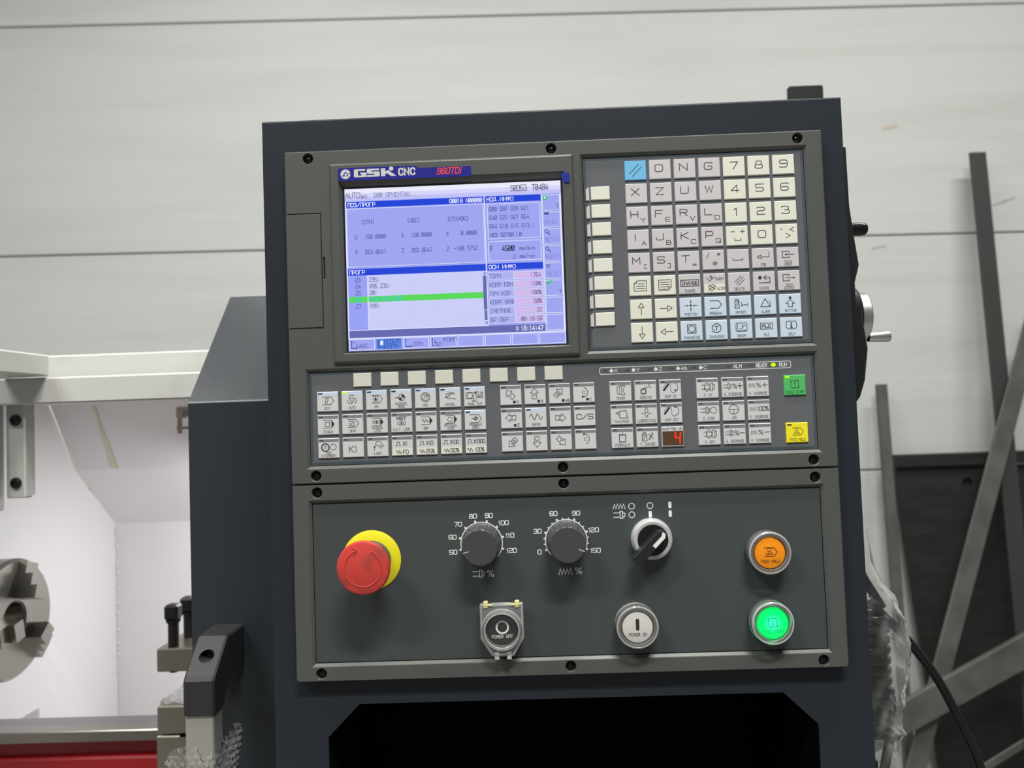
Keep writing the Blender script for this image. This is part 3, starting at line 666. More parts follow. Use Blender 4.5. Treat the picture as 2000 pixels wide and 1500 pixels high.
def d(p):
    p.t('[ОТН]', 48, 100); p.t('[АБС]', 184, 100.5); p.t('[СТАНОК]', 303, 101)
    p.t('U', 28, 144); p.t('150.0000', 57, 144); p.t('X', 166, 144); p.t('150.0000', 194, 144); p.t('X', 299, 144); p.t('0.0000', 342, 144)
    p.t('W', 28, 189, w=1.6); p.t('263.$247'.replace('$', '0'), 57, 189); p.t('Z', 166, 189); p.t('263.0247', 194, 189); p.t('Z', 299, 189); p.t('-188.9752', 320, 189)
    p.t('G00 ОРИЕНТАЦ..', 87, 21, 13, 6.8, 2.2)
    for i, t in enumerate(('G00 G97 G99 G21', 'G40 G23 G67 G54', 'G64 G18 G15 G13.1', 'M03 S0700 L0')): p.t(t, 427, 77 + i * 25.6)
    p.t('mm/min', 513, 195, 11, 6.0, 1.8); p.t('mm/rev', 513, 219, 11, 6.0, 1.8); p.t('2', 494, 220)
    for i, t in enumerate(('Z95;', 'X95 Z35;', 'Z0;', None, 'M99;')):
        if t: p.t(t, 67, 271 + i * 19.3)
    for i, t in enumerate(('23', '24', '25', None, '27')):
        if t: p.t(t, 26, 271 + i * 19.3)
    for i, t in enumerate(('ТОЛЧ', 'КОРР ПДЧ', 'РУЧ КОР', 'КОРР ВРЩ', 'СЧЕТЧИК', 'ВР ОБР')): p.t(t, 421, 275 + i * 25.6, 12, 6.8, 2.0, 1.2)
    for i, t in enumerate(('1764', '150%', '100%', '50%', '22', '00:18:56')): p.t(t, 574 - len(t) * 7.9, 275 + i * 25.6)
    p.t('АБС', 31, 465, 11, 7.4, 2.2); p.t('ОТН', 192, 465, 11, 7.4, 2.2); p.t('КОМП', 281, 455, 11, 7.6, 2.4); p.t('Л', 266, 470, 11, 7.4, 2)
    p.t('ПОЗ/П', 106, 455, 12, 7.4, 2.4); p.t('РОГР', 106, 470, 12, 7.4, 2.4)
    p.t('?', 626, 74, 11, 5, 1.5); p.t('?', 626, 326, 11, 5, 1.5)
    for x0 in (8, 88, 168, 246):
        p.b(x0, 451, x0 + 2, 471); p.b(x0, 470, x0 + 17, 472); p.poly([(sx(x0 - 2), sy(453)), (sx(x0 + 4), sy(453)), (sx(x0 + 1), sy(448))]); p.poly([(sx(x0 + 16), sy(468)), (sx(x0 + 16), sy(474)), (sx(x0 + 20), sy(471))])
    p.b(254, 456, 256, 464); p.b(254, 463, 264, 465); p.t('X', x=14, y=453, h=6, cw=5, w=1); p.t('Z', x=22, y=464, h=6, cw=5, w=1)
    p.poly([(sx(406), sy(267)), (sx(411), sy(267)), (sx(408.5), sy(263))]); p.poly([(sx(406), sy(409)), (sx(408.5), sy(413)), (sx(411), sy(409))])
    p.b(588, 93, 603, 99); p.circ(sx(594), sy(149), sx(5), sx(2)); p.line([(sx(597), sy(153)), (sx(604), sy(160))], sx(2.5)); p.circ(sx(594), sy(199), sx(5), sx(2)); p.line([(sx(597), sy(203)), (sx(604), sy(210))], sx(2.5)); p.frm(590, 246, 599, 255, 1.8)
layer('lettering', 'tx', .11, d)
def d(p):
    p.t('AUTO', 3, 19, 16, 9.2, 2.0, 1.6); p.t('BKS', 49, 25, 8.5, 5, 1.2, 1.0)
    p.t('S0353', 493, 17, 17, 7.6, 2.2, 1.9); p.t('T0404', 556, 17, 17, 7.6, 2.2, 1.9); p.t('F', 427, 194, 15, 7, 2, 1.8); p.t('4500', 461, 194, 15, 7.6, 2.2, 2.4)
layer('lettering', 'tb', .11, d)
def d(p):
    p.t('ПОЗ/ПРОГР', 9, 48, 11, 7.0, 2.2, 1.7); p.t('O0018 N00000', 311, 48, 12, 6.2, 1.9, 1.8); p.t('МОД.ИНФО', 421, 48, 11, 7.6, 2.4, 1.7); p.t('ПРОГР', 9, 248, 11, 7.2, 2.2, 1.7); p.t('ОСН ИНФО', 421, 248, 11, 7.6, 2.4, 1.7)
    p.t('18:14:47', 509, 430.5, 13, 6.4, 1.9, 2.0); p.frm(494, 425, 501, 436, 1.6); p.b(94, 452, 102, 464)
    p.poly([(sx(590), sy(45)), (sx(590), sy(53)), (sx(597), sy(49))])
layer('lettering', 'wt', .14, d)
layer('lettering', 'cy', .11, lambda p: (p.t('26', 26, 329, 12, 6, 1.9, 1.4), p.t('G0 X150 Z452;', 67, 329, 12, 6, 1.9, 1.3)))
def d(p):
    for t, y in (('УД(R)', 122), ('ВЕЛ(I)', 173), ('ВЫШ(M)', 223), ('ИКС(L)', 274)): p.t(t, 588, y, 12, 6.2, 1.8, 1.2)
layer('lettering', 'dim', .11, d)
def d(p): p.disc(sx(592), sy(49), sx(8)); p.disc(sx(592), sy(301), sx(7), sx(3)); p.disc(sx(600), sy(296), sx(6), sx(3))
layer('status_icons', 'grn', .12, d)
# protective film with blue pull tab, loose at the top right corner
pf_ = empty('screen_film', P(131, 92, 2.9), 'thin clear protective film over the screen with blue pull tab', 'protective film')
nx, nz = 24, 12; v = []; f = []
for j in range(nz + 1):
    for i in range(nx + 1):
        u = 45.6 + (217.5 - 45.6) * i / nx; vv = 29.0 - 2.6 * (i / nx) ** 3 + (131 + 2.6 * (i / nx) ** 3) * j / nz
        lift = 3.9 * max(0, 1 - j / 1.6) * (.15 + .85 * (i / nx) ** 2) + .12 * math.sin(i * 1.3) * math.sin(j * .9)
        v.append(P(u, vv, -1.75 + max(0, lift)))
for j in range(nz):
    for i in range(nx): k = j * (nx + 1) + i; f.append((k, k + 1, k + nx + 2, k + nx + 1))
obj('film_sheet', v, f, film('screen_film_clear', .025, .10, rough=.05), pf_, P(131, 94, -1.7), True)
mb = MB(); mb.rings([[P(217.2, 26.2, 2.9), P(223.2, 26.8, 3.3), P(223.5, 34.3, 3.2), P(217.6, 33.8, 2.8)], [P(217.2, 26.2, 3.1), P(223.2, 26.8, 3.5), P(223.5, 34.3, 3.4), P(217.6, 33.8, 3.0)]], True, True, True)
tag(mb.build('pull_tab', mat('tab_blue', (12, 36, 150), .45), pf_, P(220, 30, 3)), 'blue pull tab')

# ------------------------------------------------------------------ badge
bp = MB(); bo = [(42.9, 16.2), (43.6, 15.5), (102.9, 15.9), (106.4, 17.9), (146.2, 17.9), (147.0, 18.7), (146.9, 25.2), (146.1, 26.0), (43.6, 25.7), (42.8, 25.0)]
bp.rings([[P(u, v, 2.5) for u, v in bo], [P(u, v, 3.0) for u, v in bo]], True, False, True)
badge = bp.build('maker_badge', mat('badge_blue', (38, 40, 140), .25, coat=.4), cu_, P(95, 20.6, 2.5))
p = Pen()          # local mm about (95, 20.6)
q = lambda u, v: (u - 95, 20.6 - v)
def pol(*pts): p.poly([q(*z) for z in pts])
p.disc(48.75 - 95, 20.6 - 20.5, 3.9, 3.85)
pol((55.4, 17.5), (56.2, 17.0), (64.2, 17.0), (64.2, 18.4), (58.6, 18.4), (58.6, 22.0), (61.3, 22.0), (61.3, 20.8), (60.2, 20.8), (60.2, 19.7), (65.2, 19.7), (65.2, 23.3), (56.0, 23.3), (55.4, 22.7))
pol((65.6, 17.0), (75.2, 17.0), (75.2, 18.4), (69.2, 18.4), (69.2, 19.3), (75.0, 19.3), (75.6, 19.9), (75.6, 22.7), (75.0, 23.3), (65.6, 23.3), (65.6, 21.9), (71.6, 21.9), (71.6, 20.9), (66.1, 20.9), (65.6, 20.4))
pol((76.6, 17.0), (80.0, 17.0), (80.0, 19.4), (82.4, 18.6), (88.6, 23.4), (84.6, 23.4), (81.2, 21.0), (80.0, 21.5), (80.0, 23.3), (76.6, 23.3))
p.disc(84.7 - 95, 20.6 - 17.5, 1.7)
p.text('CNC', 96.8 - 95, 20.6 - 20.3, 5.0, 3.0, 1.6, 1.25)
p.build('lettering', mat('badge_silver', (206, 207, 202), .35), badge, 95, 20.6, 3.06)
p = Pen(); p.poly([(-1.7, -.2), (-.0, 2.1), (.9, .9), (1.2, .5), (-.4, .5)]); p.poly([(-2.7, -1.6), (-1.2, .2), (-.2, -1.6)]); p.poly([(.5, -1.6), (1.3, -.1), (2.3, -1.6)]); p.bar(1.4, .0, 4.0, .5)
p.build('lettering', MATS['badge_blue'], badge, 48.75, 20.5, 3.1)
p = Pen(); p.text('980TDi', 0, 0, 4.6, 2.6, .95, .85, slant=.22, rnd=.25); p.build('lettering', mat('badge_red', (222, 66, 70), .4), badge, 130.2, 21.1, 3.06)

# ------------------------------------------------------------------ membranes and keys
def membrane(name, u0, u1, v0, v1, parent, n=-2.2, bd=2.2):
    mb = MB(); mb.add(rect4(u0, u1, v0, v1, n - .05), [(0, 1, 2, 3)]); mb.add(rect4(u0 + bd, u1 - bd, v0 + bd, v1 - bd, n), [(0, 1, 2, 3)], 1)
    mb.rings([rect4(u0, u1, v0, v1, n - .05), rect4(u0, u1, v0, v1, n - 1)])
    mb.mi = [0, 1] + [0] * (len(mb.f) - 2)
    return mb.build(name, [m_memb_b, m_memb], parent, P((u0 + u1) / 2, (v0 + v1) / 2, n))
memb1 = membrane('keypad_membrane', 234.45, 405.65, 14.1, 165.2, cu_)
memb2 = membrane('function_membrane', 14.75, 405.65, 174.5, 246.9, cu_)
KN = -2.2; KT = 1.15
def key_mesh(wd, hg, m, split=None):
    mb = MB(); a, b = wd / 2, hg / 2
    q = lambda i, n: [P(-a + i, -b + i, n) - P(0, 0, 0), P(a - i, -b + i, n) - P(0, 0, 0), P(a - i, b - i, n) - P(0, 0, 0), P(-a + i, b - i, n) - P(0, 0, 0)]
    mb.rings([q(0, 0), q(.12, KT * .7), q(.5, KT)])
    if split is None: mb.add(q(.5, KT), [(0, 1, 2, 3)])
    else:
        a -= .5; b -= .5; z = lambda x, y: P(x, y, KT) - P(0, 0, 0)
        mb.add([z(-a, -b), z(a, -b), z(a, split), z(-a, split)], [(0, 1, 2, 3)]); mb.add([z(-a, split), z(a, split), z(a, b), z(-a, b)], [(0, 1, 2, 3)], 1)
    me = bpy.data.meshes.new('key'); me.from_pydata(mb.v, [], mb.f)
    for x in (m if isinstance(m, tuple) else (m,)): me.materials.append(x)
    for pp, i in zip(me.polygons, mb.mi): pp.material_index = i
    return me
KM = {}
def key(u, v, wd, hg, m, draw=None, ink=None, split=None, strip=None, lamp=None, name='key', label=None):
    """u, v = centre"""
    kk = (wd, hg, m if not isinstance(m, tuple) else tuple(x.name for x in m), split)
    if kk not in KM: KM[kk] = key_mesh(wd, hg, m, split)
    o = bpy.data.objects.new(name, KM[kk]); COL.objects.link(o); _loc(o, P(u, v, KN), cu_)
    if label: o['label'] = label
    top = KN + KT
    if strip:
        p = Pen(); p.bar(-wd / 2 + .5, hg / 2 - 3.0, wd / 2 - .5, hg / 2 - .5); p.build('status_strip', strip, o, u, v, top + .02)
    if lamp:
        p = Pen(); p.bar(-wd / 2 + 1.0, hg / 2 - 2.2, -wd / 2 + 4.4, hg / 2 - 1.0); p.build('indicator_lamp', lamp, o, u, v, top + .05)
    if draw:
        p = Pen(); draw(p); p.build('legend', ink or m_ink, o, u, v, top + .04)
    return o
W1 = .62
def big(t, dx=-.9, dy=1.0): return lambda p: p.text(t, dx, dy, 5.4, 6.0, 1, W1)
def dig(t): return lambda p: p.text(t, 0, .5, 5.6, 5.9, 1, W1, 'm' if False else 'c') if t != '1' else p.line([(-1.6, 2.2), (.3, 3.3), (.3, -2.3)], W1)
def two(a, b):
    return lambda p: (p.text(a, -2.3, 1.5, 5.0, 5.6, 1, .6), p.text(b, 4.4, -3.2, 3.2, 3.6, 1, .48))
def small(p, *t):
    n = len(t)
    for i, s in enumerate(t): p.text(s, 0, (-5.3 if n == 1 else -3.5) - i * 2.3, 1.9 if n > 1 else 2.0, 1.02, .34, .24, rnd=.2)
D = {}
D['reset'] = lambda p: (p.line([(-4.6, -2.6), (2.4, 4.6)], .5), p.line([(-2.4, -4.8), (4.6, 2.4)], .5))
def d_(p): p.line([(-4, .6), (-4, -1.0), (3.4, -1.0), (3.4, .6)], .5)
D['sp'] = d_
D['pm'] = lambda p: (p.line([(-4.6, 3.1), (-2, 3.1)], .5), p.line([(2.6, 3.1), (5.6, 3.1)], .5), p.line([(4.1, 4.7), (4.1, 1.5)], .5), p.line([(-2, -2.0), (-2, -3.8), (2.8, -3.8), (2.8, -2.0)], .5))
D['dot'] = lambda p: (p.disc(-4.0, 3.6, .5), p.line([(5.5, 4.8), (2.6, 3.2), (5.5, 1.6)], .5), p.line([(-.8, .3), (2.6, -1.5), (-.8, -3.3)], .5))
D['sh'] = lambda p: (p.line([(-5.2, 1.4), (-3.2, 5.6)], .5), p.text('*', 4.2, 4.2, 3, 3, 1, .42), p.text('#', 1.0, -2.8, 3.6, 3.6, 1, .42))
D['eob'] = lambda p: (p.line([(4.6, 4.4), (4.6, .8), (-1.6, .8)], .5), p.line([(-4.6, .8), (-1.6, 2.2), (-1.6, -.6), (-4.6, .8)], .5), small(p, 'EOB'))
D['in'] = lambda p: (p.line([(1, 3.4), (1, 4.4), (-4.2, 4.4), (-4.2, -.4), (1, -.4), (1, .6)], .55), p.arrow(4.6, 2.0, -2.6, 2.0, .5, 1.8), small(p, 'DATA', 'INPUT'))
D['out'] = lambda p: (p.line([(0, 3.4), (0, 4.4), (-4.6, 4.4), (-4.6, -.4), (0, -.4), (0, .6)], .55), p.arrow(-2.6, 2.0, 5.0, 2.0, .5, 1.8), small(p, 'DATA', 'OUTPUT'))
D['pgu'] = lambda p: (p.line([(-2.6, 4.0), (4.8, 4.0), (4.8, -4.0), (-4.8, -4.0), (-4.8, 1.8), (-2.6, 4.0)], .5), p.line([(-4.8, 1.8), (-2.6, 1.8), (-2.6, 4)], .4), *[p.line([(-3 + (i == 0) * 1.4, 1.6 - i * 1.8), (3.4, 1.6 - i * 1.8)], .45) for i in range(3)])
D['pgd'] = lambda p: (p.line([(-4.8, 4.0), (4.8, 4.0), (4.8, -1.6), (2.6, -4.0), (-4.8, -4.0), (-4.8, 4.0)], .5), p.line([(4.8, -1.6), (2.6, -1.6), (2.6, -4)], .4), *[p.line([(-3.4, 2.2 - i * 1.8), (3.4 - (i == 3) * 2, 2.2 - i * 1.8)], .45) for i in range(4)])
D['chg'] = lambda p: (p.rect(-6.9, -1.6, 6.9, 3.2, .6), p.text('CHANGE', 0, .8, 2.3, 1.65, .38, .46), small(p, 'CHANGE'))
D['ins'] = lambda p: (p.text('a', -2.6, 5.4, 3.4, 2.0, 1, .4), p.line([(-6.0, 4.2), (-3.6, 1.6), (.6, 5.2)], .45), p.text('INSERT', 4.0, 3.2, 1.9, .95, .3, .24), p.line([(-4.8, -1.0), (0.2, -4.6)], .45), p.line([(-4.8, -5.4), (-.2, -2.2)], .45), p.line([(-4.8, -3.0), (-1.6, -.8), (1.2, -2.8)], .4), p.line([(-4.8, -3.0), (-2.4, -6.2), (0.6, -3.4)], .4), p.text('ALTER', 5.0, -4.2, 1.9, .95, .3, .24))
D['del'] = lambda p: (p.line([(-3.6, .2), (1.6, 4.8)], .45), p.line([(-2.4, -1.2), (3.2, 3.8)], .45), p.line([(-1.0, -2.4), (4.0, 2.0)], .45), small(p, 'DELETE'))
D['can'] = lambda p: (p.disc(-3.2, 2.8, 1.4), p.line([(-4, -1.2), (4.4, -1.2), (4.4, 2.8), (1.0, 2.8)], .6), p.line([(1.8, 4.4), (-.4, 2.8), (1.8, 1.2)], .6), small(p, 'CANCEL'))
def arr(dx, dy):
    def f_(p):
        nx_, ny_ = -dy, dx; p.line([(-dx * 4.6, -dy * 4.6), (dx * 1.2, dy * 1.2)], .5)
        p.line([(dx * 4.8, dy * 4.8), (dx * 1.2 + nx_ * 2.2, dy * 1.2 + ny_ * 2.2), (dx * 1.2 - nx_ * 2.2, dy * 1.2 - ny_ * 2.2), (dx * 4.8, dy * 4.8)], .5)
    return f_
D['pos'] = lambda p: (p.disc(0, 1.4, .9), *[p.arrow(dx * 5.2, 1.4 + dy * 4.6, dx * 1.5, 1.4 + dy * 1.5, .4, 1.5) for dx, dy in ((1, 0), (-1, 0), (0, 1), (0, -1))], small(p, 'POSITION'))
D['prg'] = lambda p: (p.line([(-4, 4.4), (2.4, 4.4), (4.6, 1.6), (2.4, -1.4), (-4, -1.4)], .55), small(p, 'PROGRAM'))
D['ofs'] = lambda p: (p.rect(-4.2, -2.0, -1.0, 3.6, .5), p.rect(-3.6, 3.6, -1.8, 5.0, .45), p.line([(-4, -1.4), (-1.2, 2.0)], .4), p.line([(-4, .6), (-1.2, 3.4)], .4), p.line([(1.0, 2.4), (1.0, -.6)], .4), p.arrow(1, .4, 5.2, .4, .4, 1.3), p.line([(5.6, 1.6), (5.6, -.8)], .4), p.disc(1, -.2, .5), small(p, 'OFFSET'))
D['alm'] = lambda p: (p.line([(-3.6, -1.6), (0, 4.6), (3.6, -1.6), (-3.6, -1.6)], .55), p.arc(1.6, .4, 2.6, -50, 60, .45), small(p, 'ALARM'))
D['set'] = lambda p: (p.disc(0, 4.6, 1.05), p.line([(-3.4, .2), (0, 3.2), (3.4, .2), (1.6, .2), (1.6, -2.4), (-1.6, -2.4), (-1.6, .2), (-3.4, .2)], .5), small(p, 'SETTING'))
D['par'] = lambda p: (p.rect(-3.2, -1.8, 3.2, 4.6, .6), p.circ(0, 1.4, 2.4, .5), small(p, 'PARAMETER'))
D['dia'] = lambda p: (p.arc(0, 1.4, 3.4, -120, 200, .6), p.line([(-1.8, 2.8), (1.8, 2.8)], .6), p.line([(0, 2.8), (0, -.4)], .6), p.line([(-3.6, -1.2), (-1.6, -1.6), (-2.2, .4)], .5), small(p, 'DIAGNOSIS'))
D['gra'] = lambda p: (p.line(fillet([(0, 4.6), (4.2, 4.6), (4.2, -1.8), (-4.2, -1.8), (-4.2, 4.6), (0, 4.6)], 1.2, 1.2), .5), p.arrow(-3, -1, -3, 4, .35, 1), p.arrow(-3, -1, 3.6, -1, .35, 1), p.line([(-1.6, .4), (.6, .4), (1.6, 2.6), (3, 2.6)], .4), p.line([(.6, 3.6), (.6, .2)], .35), small(p, 'GRAPH'))
D['plc'] = lambda p: (p.rect(-4.6, -.8, 4.6, 3.8, .5), p.text('PLC', 0, 1.5, 2.2, 1.7, .6, .55), small(p, 'PLC'))
D['hlp'] = lambda p: (p.line(fillet([(0, 4.6), (4.0, 4.6), (4.0, -1.4), (-4.0, -1.4), (-4.0, 4.6), (0, 4.6)], 2.2, 2.2), .5), p.bar(-.5, -.6, .5, 2.0), p.disc(0, 3.2, .65), p.bar(-1.2, -.7, 1.2, -.2), p.bar(-1.2, 1.6, .2, 2.1), small(p, 'HELP'))
GRID = [[('reset', m_sky), ('O',), ('N',), ('G',), ('7',), ('8',), ('9',)], [('X',), ('Z',), ('U',), ('W',), ('4',), ('5',), ('6',)],
        [('H', 'Y'), ('F', 'E'), ('R', 'V'), ('L', 'D'), ('1',), ('2',), ('3',)], [('I', 'A'), ('J', 'B'), ('K', 'C'), ('P', 'Q'), ('pm', m_cream), ('0',), ('dot', m_cream)],
        [('M', '['), ('S', ']'), ('T', '='), ('sh', m_lilac), ('sp', m_lilac), ('eob', m_lilac), ('in', m_lilac)],
        [('pgu', m_cream), ('pgd', m_cream), ('chg', m_lilac), ('ins', (m_lilac, m_cream)), ('del', m_lilac), ('can', m_lilac), ('out', m_lilac)],
        [('up', m_cream), ('rt', m_cream), ('pos', m_pale), ('prg', m_pale), ('ofs', m_pale), ('alm', m_pale), ('set', m_pale)],
        [('dw', m_cream), ('lf', m_cream), ('par', m_pale), ('dia', m_pale), ('gra', m_pale), ('plc', m_pale), ('hlp', m_pale)]]
D['up'], D['dw'], D['rt'], D['lf'] = arr(0, 1), arr(0, -1), arr(1, 0), arr(-1, 0)
for r, row in enumerate(GRID):
    for c, g in enumerate(row):
        u, v = 266.75 + 19.12 * c + 8.4, 17.95 + 18.17 * r + 7.65; sp = None
        if g[0] in D:
            m = g[1]; dr_ = D[g[0]]; sp = .6 if isinstance(m, tuple) else None
        elif g[0].isdigit(): m = m_cream; dr_ = dig(g[0])
        elif len(g) == 2: m = m_lilac; dr_ = two(*g)
        else: m = m_lilac; dr_ = big(g[0])
        key(u, v, 16.9, 15.4, m, dr_, split=sp, label='sky blue reset key' if g[0] == 'reset' else None)
for i in range(8):                                   # soft keys beside and under the screen
    v = 37.1 + 14.13 * i
    key(247.1, v + 5.3, 14.9, 10.6, m_cream, name='side_key')
    mb = MB(); mb.rings([[P(235.7, v + 1.6, KN), P(238.6, v + .2, KN), P(238.6, v + 10.9, KN), P(235.7, v + 10.9, KN)], [P(235.9, v + 1.8, KN + KT), P(238.4, v + .5, KN + KT), P(238.4, v + 10.6, KN + KT), P(235.9, v + 10.6, KN + KT)]], True, False, True)
    mb.build('side_key_tab', m_lilac, cu_, P(237, v + 5, KN))
for i in range(8): key(49.5 + 21.28 * i + 7.1, 181.5, 14.2, 10.7, m_cream, name='screen_key')

# ---- function keys
HK = 15.45
def code_frame(p, black=False, y=.6):       # program-tape outline
    p.line([(-3.8, y + 3.0), (2.6, y + 3.0), (4.8, y), (2.6, y - 3.0), (-3.8, y - 3.0)], .42)
    if black: p.poly([(2.6, y + 3.0), (4.8, y), (2.6, y - 3.0)])
def spn(p, x, y, s=1.0): p.line([(x - 4 * s, y + 1.3 * s), (x, y + 1.3 * s)], .42); p.line([(x - 4 * s, y - 1.3 * s), (x, y - 1.3 * s)], .42); p.rect(x, y - 2.6 * s, x + 1.6 * s, y + 2.6 * s, .42); p.rect(x + 1.6 * s, y - 1.6 * s, x + 2.8 * s, y + 1.6 * s, .42)
def zig(p, x, y, L, h, n=3, w=.45): p.line([(x + L * i / (2 * n), y + (h if i % 2 else -h)) for i in range(2 * n + 1)], w)
def wave(p, x, y, L, h, n=2, w=.5): p.line([(x + L * i / 24, y + h * math.sin(2 * math.pi * n * i / 24)) for i in range(25)], w)
def pulse(p, x, y, s=1.0): p.line([(x - 2 * s, y - 1.5 * s), (x - 1 * s, y - 1.5 * s), (x - 1 * s, y + 1.5 * s), (x + 1 * s, y + 1.5 * s), (x + 1 * s, y - 1.5 * s), (x + 2 * s, y - 1.5 * s)], .42)
def mpg(p, x, y, r): p.circ(x, y, r, .42); p.circ(x, y, r * .78, .34); p.line([(x - r * .5, y - r * .4), (x - r * .25, y - r * .4), (x - r * .25, y + r * .4), (x + r * .25, y + r * .4), (x + r * .25, y - r * .4)], .34); p.circ(x + r * .4, y + r * .25, r * .2, .3)
def zero(p, x, y, r):
    p.circ(x, y, r, .42)
    for a in (0, 180): p.poly([(x, y)] + [(x + r * math.cos(math.radians(a + t)), y + r * math.sin(math.radians(a + t))) for t in range(0, 91, 15)])
    p.line([(x, y + r * 1.6), (x, y + r)], .3); p.line([(x + r, y), (x + r * 1.5, y)], .3); p.arrow(x - r * 2.3, y, x - r * 1.0, y, .35, 1.2)
def lock(p, x, y, s):
    for k in (-1, 1): p.line([(x + k * 1.0 * s, y), (x + k * 2.4 * s, y + 1.6 * s), (x + k * 2.4 * s, y + .9 * s), (x + k * 3.6 * s, y + .9 * s), (x + k * 3.6 * s, y - .9 * s), (x + k * 2.4 * s, y - .9 * s), (x + k * 2.4 * s, y - 1.6 * s), (x + k * 1.0 * s, y)], .34); p.line([(x - s, y + k * 1.8 * s), (x + s, y - k * 1.8 * s)], .34)
    p.line([(x, y + 1.8 * s), (x, y - 1.8 * s)], .34)
A = [[lambda p: (code_frame(p), p.line([(-1.2, 2.4), (.6, 2.8), (-.2, -.8), (-1.9, -1.2), (-1.2, 2.4)], .4), small(p, 'EDIT')),
      lambda p: (p.circ(0, .8, 1.5, .45), *[p.arc(.0 + 1.5 * math.cos(math.radians(a)), .8 + 1.5 * math.sin(math.radians(a)), 2.2, a - 40, a + 110, .45) for a in (90, 210, 330)], small(p, 'AUTO')),
      lambda p: (code_frame(p), p.rect(-2.4, -1.4, 1.2, 2.6, .4), p.disc(-.6, .4, .9, 1.2), p.line([(-.6, 2.2), (-.6, 0)], .4), small(p, 'MDI')),
      lambda p: (zero(p, .6, 1.2, 2.4), small(p, 'MACHINE', 'ZERO')),
      lambda p: (mpg(p, 0, .8, 3.5), small(p, 'MPG')),
      lambda p: (p.line([(-4.0, .2), (-2.6, -.4), (-3.2, 2.0), (-1.4, 3.2), (2.6, 3.6), (3.6, 2.0)], .42), p.line([(-1.6, 2.0), (.2, 2.2), (-.2, 1.0), (-2.4, .6), (-1.6, -.8), (3.2, -1.0), (4.2, -1.6)], .42), *[p.line([(x, 3.4), (x + .6, 2.4)], .35) for x in (0, 1, 2)], small(p, 'MANUAL')),
      lambda p: (p.rect(-6.4, -1.6, -.8, 3.2, .4), p.circ(-3.6, .8, 2.2, .4), p.text('Trial', 4.3, 3.0, 1.8, 1.0, .35, .26), p.disc(.8, 2.9, .9), p.rect(1.2, -.9, 6.4, 1.0, .4), p.arrow(5.6, 0, 2.4, 0, .35, 1.1), small(p, 'MPG', 'TRIAL CUT'))],
     [lambda p: (code_frame(p, True), p.rect(-2.2, -1.2, 1.2, 2.2, .42), small(p, 'SINGLE')),
      lambda p: (code_frame(p), p.rect(-2.4, -1.2, 1.2, 2.2, .42), p.line([(-1.4, -.4), (.2, 1.4)], .42), small(p, 'SKIP')),
      lambda p: (code_frame(p, True, 1.0), lock(p, -.4, 1.0, .82), small(p, 'MACHINE', 'LOCK')),
      lambda p: (p.text('MST', 0, 3.0, 2.3, 2.0, .6, .55), lock(p, 0, -.8, .85), small(p, 'M.S.T. LOCK')),
      lambda p: (code_frame(p, True), wave(p, -3.2, .6, 5.0, 1.1, 2, .4), small(p, 'DRY')),
      lambda p: (code_frame(p, True, 1.0), *[p.arc(-.4, 1.0, 1.9, a, a + 65, .4) for a in (0, 90, 180, 270)], small(p, 'OPTIONAL', 'STOP')),
      lambda p: (code_frame(p, False, 1.0), zero(p, .4, 1.0, 1.3), small(p, 'PROGRAM', 'ZERO'))],
     [lambda p: (p.circ(-2.6, .6, 2.9, .9), p.line([(-3.8, -.6), (-3.1, -.6), (-3.1, 1.6), (-1.9, 1.6), (-1.9, -.6)], .38), p.circ(3.6, .8, 2.3, .42), small(p, 'MPG', 'INTERRUPT')),
      lambda p: p.text('K1', 0, -1.4, 5.0, 3.4, .9, .5), 
      lambda p: (p.arc(.6, 2.4, 2.1, -20, 290, .42, 1.9), p.line([(-1.4, 1.2), (-2.6, -.2), (-2.6, -2.8)], .42), p.disc(-2.4, -.2, .7), *[p.line([(1.2 + k * .8, 1.0 + k * .6 - 1), (2.4 + k * .8, -.6 + k * .6 - 1)], .35) for k in range(4)], small(p, 'LIGHT'))]
     + [(lambda a, b: (lambda p: (pulse(p, -2.0 - len(a) * .55, 1.6, .95), p.text(a, 2.0 + len(a) * .1, 1.6, 3.0, 1.8 - (len(a) > 3) * .25, .45, .42), wave(p, -2.6 - len(b) * 1.0, -4.8, 4.0, 1.3, 2, .42), p.text(b, 2.6, -4.8, 3.0, 1.85 - (len(b) > 3) * .2, .4, .42))))(a, b) for a, b in (('X1', 'F0'), ('X10', '25%'), ('X100', '50%'), ('X1000', '100%'))]]
BLUE = m_strip_b; GREY = m_strip_d
for r in range(3):
    for c in range(7):
        bl = (r == 0) or (r == 1 and c == 6)
        key(20.75 + 19.1 * c + 8.3, 189.85 + 18.1 * r + 7.7, 16.6, HK, (m_op, m_cream) if (r == 2 and c > 2) else m_op, A[r][c], split=2.0 if (r == 2 and c > 2) else None,
            strip=BLUE if bl else GREY, lamp=(m_led if (r, c) == (0, 1) else (m_lamp_dk if bl else m_lamp_off)), name='mode_key', label='automatic mode key with its lamp lit' if (r, c) == (0, 1) else None)
def fat(p, x, y, ang, s=1.0):
    pts = [(-4.0, 1.75), (.7, 1.75), (.7, 3.1), (4.1, 0), (.7, -3.1), (.7, -1.75), (-4.0, -1.75), (-4.0, 1.75)]; c, si = math.cos(math.radians(ang)), math.sin(math.radians(ang))
    p.line([(x + s * (a * c - b * si), y + s * (a * si + b * c)) for a, b in pts], .42)
def home(p, x, y): p.disc(x, y, 1.15)
